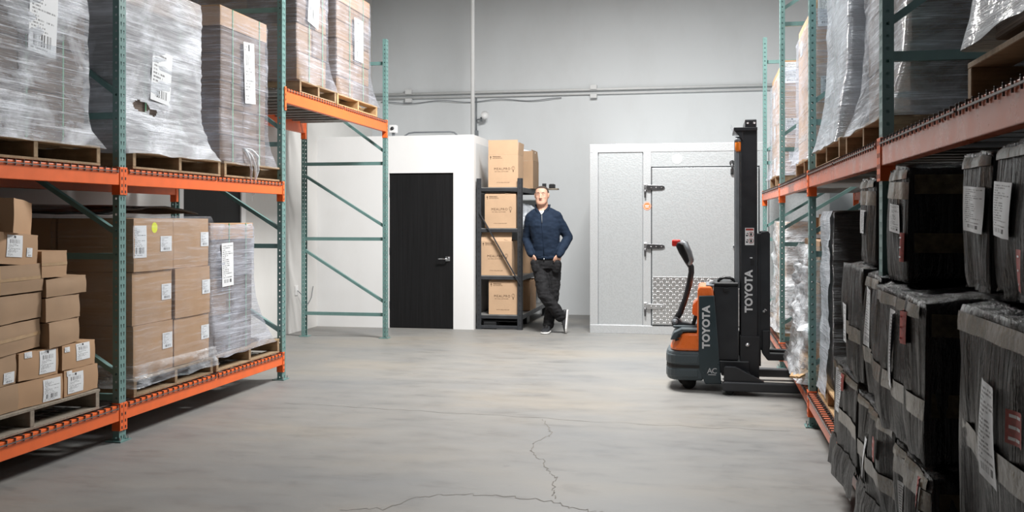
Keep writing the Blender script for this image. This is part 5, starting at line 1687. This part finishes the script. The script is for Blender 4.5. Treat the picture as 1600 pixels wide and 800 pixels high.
MB().tube([(-.030, -.1165, 1.365), (-.024, -.116, 1.25), (-.014, -.110, 1.10), (-.006, -.107, .96)], .0035, 6).build('front_seam', 'navy_knit', swe, True)
MB().add([(-.077, -.052, 1.520), (-.013, -.052, 1.520), (-.043, -.080, 1.472), (-.077, -.020, 1.520), (-.013, -.020, 1.520), (-.043, -.050, 1.472)], [(0, 2, 1), (3, 4, 5), (0, 1, 4, 3), (1, 2, 5, 4), (2, 0, 3, 5)]).build('undershirt', 'tee_white', man)

# --- trousers
tr = MB()
loft(tr, [(.0, .04, .80, .165, .125), (.0, .04, .86, .172, .128), (.0, .038, .92, .162, .120), (.0, .036, .955, .152, .112)])
for q0, q1 in ((J(-2.100, 12.095, .872), J(-2.075, 12.10, .79)), (J(-1.808, 12.09, .872), J(-1.825, 12.10, .79))):
    limb(tr, [q0, q1], [.047, .052], 14)
def leg(h_, k_, a_, rs):
    m1 = h_.lerp(k_, .5); m2 = k_.lerp(a_, .5)
    limb(tr, [h_, m1, k_, m2, a_], rs, 16)
leg(hpL + Vector((0, 0, -.02)), knL, anL + Vector((.0, 0, .0)), [.096, .092, .078, .076, .070])
leg(hpR + Vector((0, 0, -.02)), knR, anR + Vector((0, 0, .0)), [.096, .090, .076, .074, .068])
trs = shapes_to_mesh('trousers', tr, 'black_denim', .007, man, 4)
nrm_ = [v.normal.copy() for v in trs.data.vertices]
for v, vn in zip(trs.data.vertices, nrm_):
    p = v.co.copy()
    low = max(0, 1 - p.z / .62)
    n_ = noise.noise(Vector((p.x * 8, p.y * 8, p.z * 26))) * (.005 + .012 * low) + noise.noise(Vector((p.x * 22 + 5, p.y * 22, p.z * 40))) * .004
    v.co = p + vn * n_
MB().tube([(-.008, -.098, .935), (-.008, -.104, .912)], .006, 8).build('zip_pull', 'chrome', trs, True)
for sg in (-1, 1):
    MB().tube([(sg * .155, -.020, .905), (sg * .135, -.070, .880), (sg * .105, -.088, .878)], .0045, 6).build('pocket_seam', 'black_denim', trs, True)

# --- shoes: local x heel to toe, z up from the sole
def shoe(name, heel, fwd, up, label=None):
    fwd = Vector(fwd).normalized(); up = Vector(up); up = (up - fwd * up.dot(fwd)).normalized(); side = up.cross(fwd)
    R = Matrix((fwd, side, up)).transposed().to_4x4()
    prof = [(.0, .030, .062), (.02, .037, .085), (.06, .040, .105), (.10, .041, .098), (.14, .045, .080), (.19, .050, .062), (.235, .049, .050), (.265, .038, .040), (.282, .018, .028)]
    u = MB(); vs = []; fs = []; n = 16
    for x, w, h in prof:
        for j in range(n):
            a = 2 * PI * j / n
            ca, sa = math.cos(a), math.sin(a)
            vs.append((x, w * math.copysign(abs(ca) ** .7, ca), .022 + (h - .022) * (.5 + .5 * math.copysign(abs(sa) ** .8, sa))))
    for i in range(len(prof) - 1):
        for j in range(n):
            j2 = (j + 1) % n
            fs.append((i * n + j, i * n + j2, (i + 1) * n + j2, (i + 1) * n + j))
    fs.append(tuple(range(n))); fs.append(tuple((len(prof) - 1) * n + j for j in range(n)))
    u.add(vs, fs)
    o = u.build(name, 'shoe_black', man, True)
    o.matrix_local = Matrix.Translation(heel) @ R
    sole = MB()
    out = [(x, w + .004) for x, w, h in prof] + [(.290, 0)] + [(x, -w - .004) for x, w, h in prof[::-1]]
    sole.prism(out, .004, .024, 'z')
    sole.build('sole', 'shoe_sole', o, bevel=.004)['label'] = 'white rubber sole'
    for k in range(4):
        x = .115 + k * .022
        MB().tube([(x, -.026, .094 - k * .009), (x + .004, 0, .103 - k * .009), (x, .026, .094 - k * .009)], .0035, 6).build('lace', 'rubber', o, True)
    return o
shoe('shoe', J(-1.935, 12.235, 0.002), (-.06, -1, 0), (0, 0, 1))
shoe('shoe', J(-1.668, 12.13, .292), (-.06, -.12, -1), (-1, 0, .06))

bpy.data.scenes.remove(TMP)
